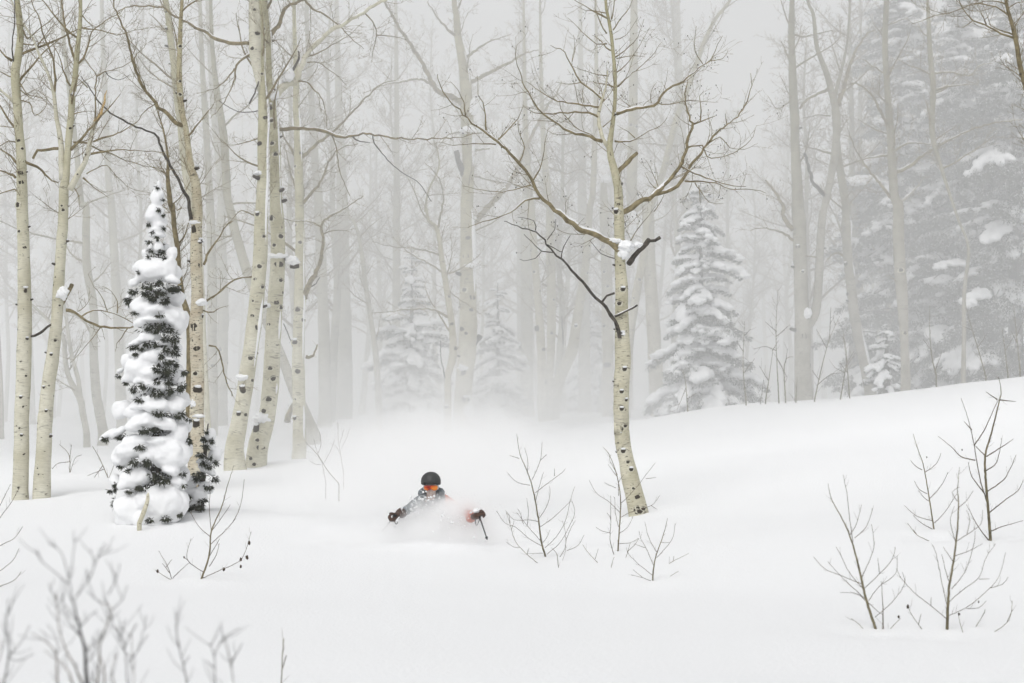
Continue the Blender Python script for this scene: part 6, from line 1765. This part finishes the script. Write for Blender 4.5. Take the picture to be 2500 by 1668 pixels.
# powder cloud
def plume(name, label, c, r3, dens, power, nscale, seed, step):
    mb = MB()
    mb.blob((0, 0, 0), (1, 1, 1), amp=0, lv=3)
    m = bpy.data.materials.new(name + '_powder')
    m.use_nodes = True
    nt = m.node_tree
    nt.nodes.clear()
    out = nt.nodes.new('ShaderNodeOutputMaterial')
    pv = nt.nodes.new('ShaderNodeVolumePrincipled')
    pv.inputs['Color'].default_value = (0.995, 0.995, 0.995, 1)
    pv.inputs['Anisotropy'].default_value = 0.0
    tc = nt.nodes.new('ShaderNodeTexCoord')
    ln = nt.nodes.new('ShaderNodeVectorMath')
    ln.operation = 'LENGTH'
    nt.links.new(tc.outputs['Object'], ln.inputs[0])

    def mth(op, a, b=None, clamp=False):
        n = nt.nodes.new('ShaderNodeMath')
        n.operation = op
        n.use_clamp = clamp
        for i, q in enumerate((a, b)):
            if q is None:
                continue
            if isinstance(q, (int, float)):
                n.inputs[i].default_value = q
            else:
                nt.links.new(q, n.inputs[i])
        return n.outputs[0]
    n = tex_noise(nt, mapping(nt, tc.outputs['Object'], (nscale * r3[0], nscale * r3[1], nscale * r3[2])), 1.0, 3.0, 0.6)
    edge = mth('SUBTRACT', 1.0, mth('ADD', ln.outputs['Value'], mth('MULTIPLY', mth('SUBTRACT', n, 0.5), 0.7)), True)
    nt.links.new(mth('MULTIPLY', mth('POWER', edge, power), dens), pv.inputs['Density'])
    nt.links.new(pv.outputs[0], out.inputs['Volume'])
    m.cycles.volume_step_rate = step
    ob = mb.build(name, m, None, kind='stuff')
    ob.location = c
    ob.scale = r3
    ob['label'] = label
    ob['category'] = 'snow spray'
    return ob


plume('powder_cloud', 'dense burst of powder snow covering the skier below the chest', O(1150, 1185, 21.02), (0.94, 0.46, 0.49), 15.0, 1.3, 4.2, 1, 0.6)
plume('powder_puff', 'puff of powder hiding the outstretched orange sleeve of the skier', O(1400, 830, 20.98), (0.30, 0.22, 0.20), 22.0, 1.2, 6.0, 3, 0.6)
plume('powder_skirt', 'low skirt of powder spreading over the snow below the skier', O(1060, 1390, 21.1), (1.9, 1.0, 0.36), 3.0, 1.2, 2.2, 4, 0.8)
plume('powder_trail', 'thin veil of blown powder trailing behind the skier toward the trees', at(1070, 1150, 25.5), (2.5, 4.5, 1.1), 1.2, 1.2, 1.3, 2, 1.0)
plume('blown_snow', 'white ground mist of blown snow dissolving the trunk bases beyond the crest', at(1180, 1030, 47.0), (8.0, 7.0, 2.4), 0.17, 1.0, 0.5, 5, 1.0)
# ---------------------------------------------------------------- air
def volume_box(name, lo, hi, density, col, aniso, label, cat):
    x0, y0, z0 = lo
    x1, y1, z1 = hi
    me = bpy.data.meshes.new(name)
    me.from_pydata([(x0, y0, z0), (x1, y0, z0), (x1, y1, z0), (x0, y1, z0), (x0, y0, z1), (x1, y0, z1), (x1, y1, z1), (x0, y1, z1)], [],
                   [(0, 3, 2, 1), (4, 5, 6, 7), (0, 1, 5, 4), (1, 2, 6, 5), (2, 3, 7, 6), (3, 0, 4, 7)])
    m = bpy.data.materials.new(name + '_air')
    m.use_nodes = True
    nt = m.node_tree
    nt.nodes.clear()
    out = nt.nodes.new('ShaderNodeOutputMaterial')
    pv = nt.nodes.new('ShaderNodeVolumePrincipled')
    pv.inputs['Color'].default_value = (*col, 1)
    pv.inputs['Density'].default_value = density
    pv.inputs['Anisotropy'].default_value = aniso
    nt.links.new(pv.outputs[0], out.inputs['Volume'])
    me.materials.append(m)
    o = bpy.data.objects.new(name, me)
    o['kind'] = 'stuff'
    o['label'] = label
    o['category'] = cat
    link(o)
    return o


volume_box('haze', (-90, -15, -3.0), (90, 175, 26.0), 0.0012, (0.99, 0.99, 0.99), 0.0, 'thin pale winter haze filling the air of the whole grove', 'haze')
volume_box('drifting_snow', (-88, 30.5, -2.5), (88, 150, 24.0), 0.031, (0.986, 0.989, 0.987), 0.0, 'pale veil of drifting snow among the trees behind the slope', 'snow haze')
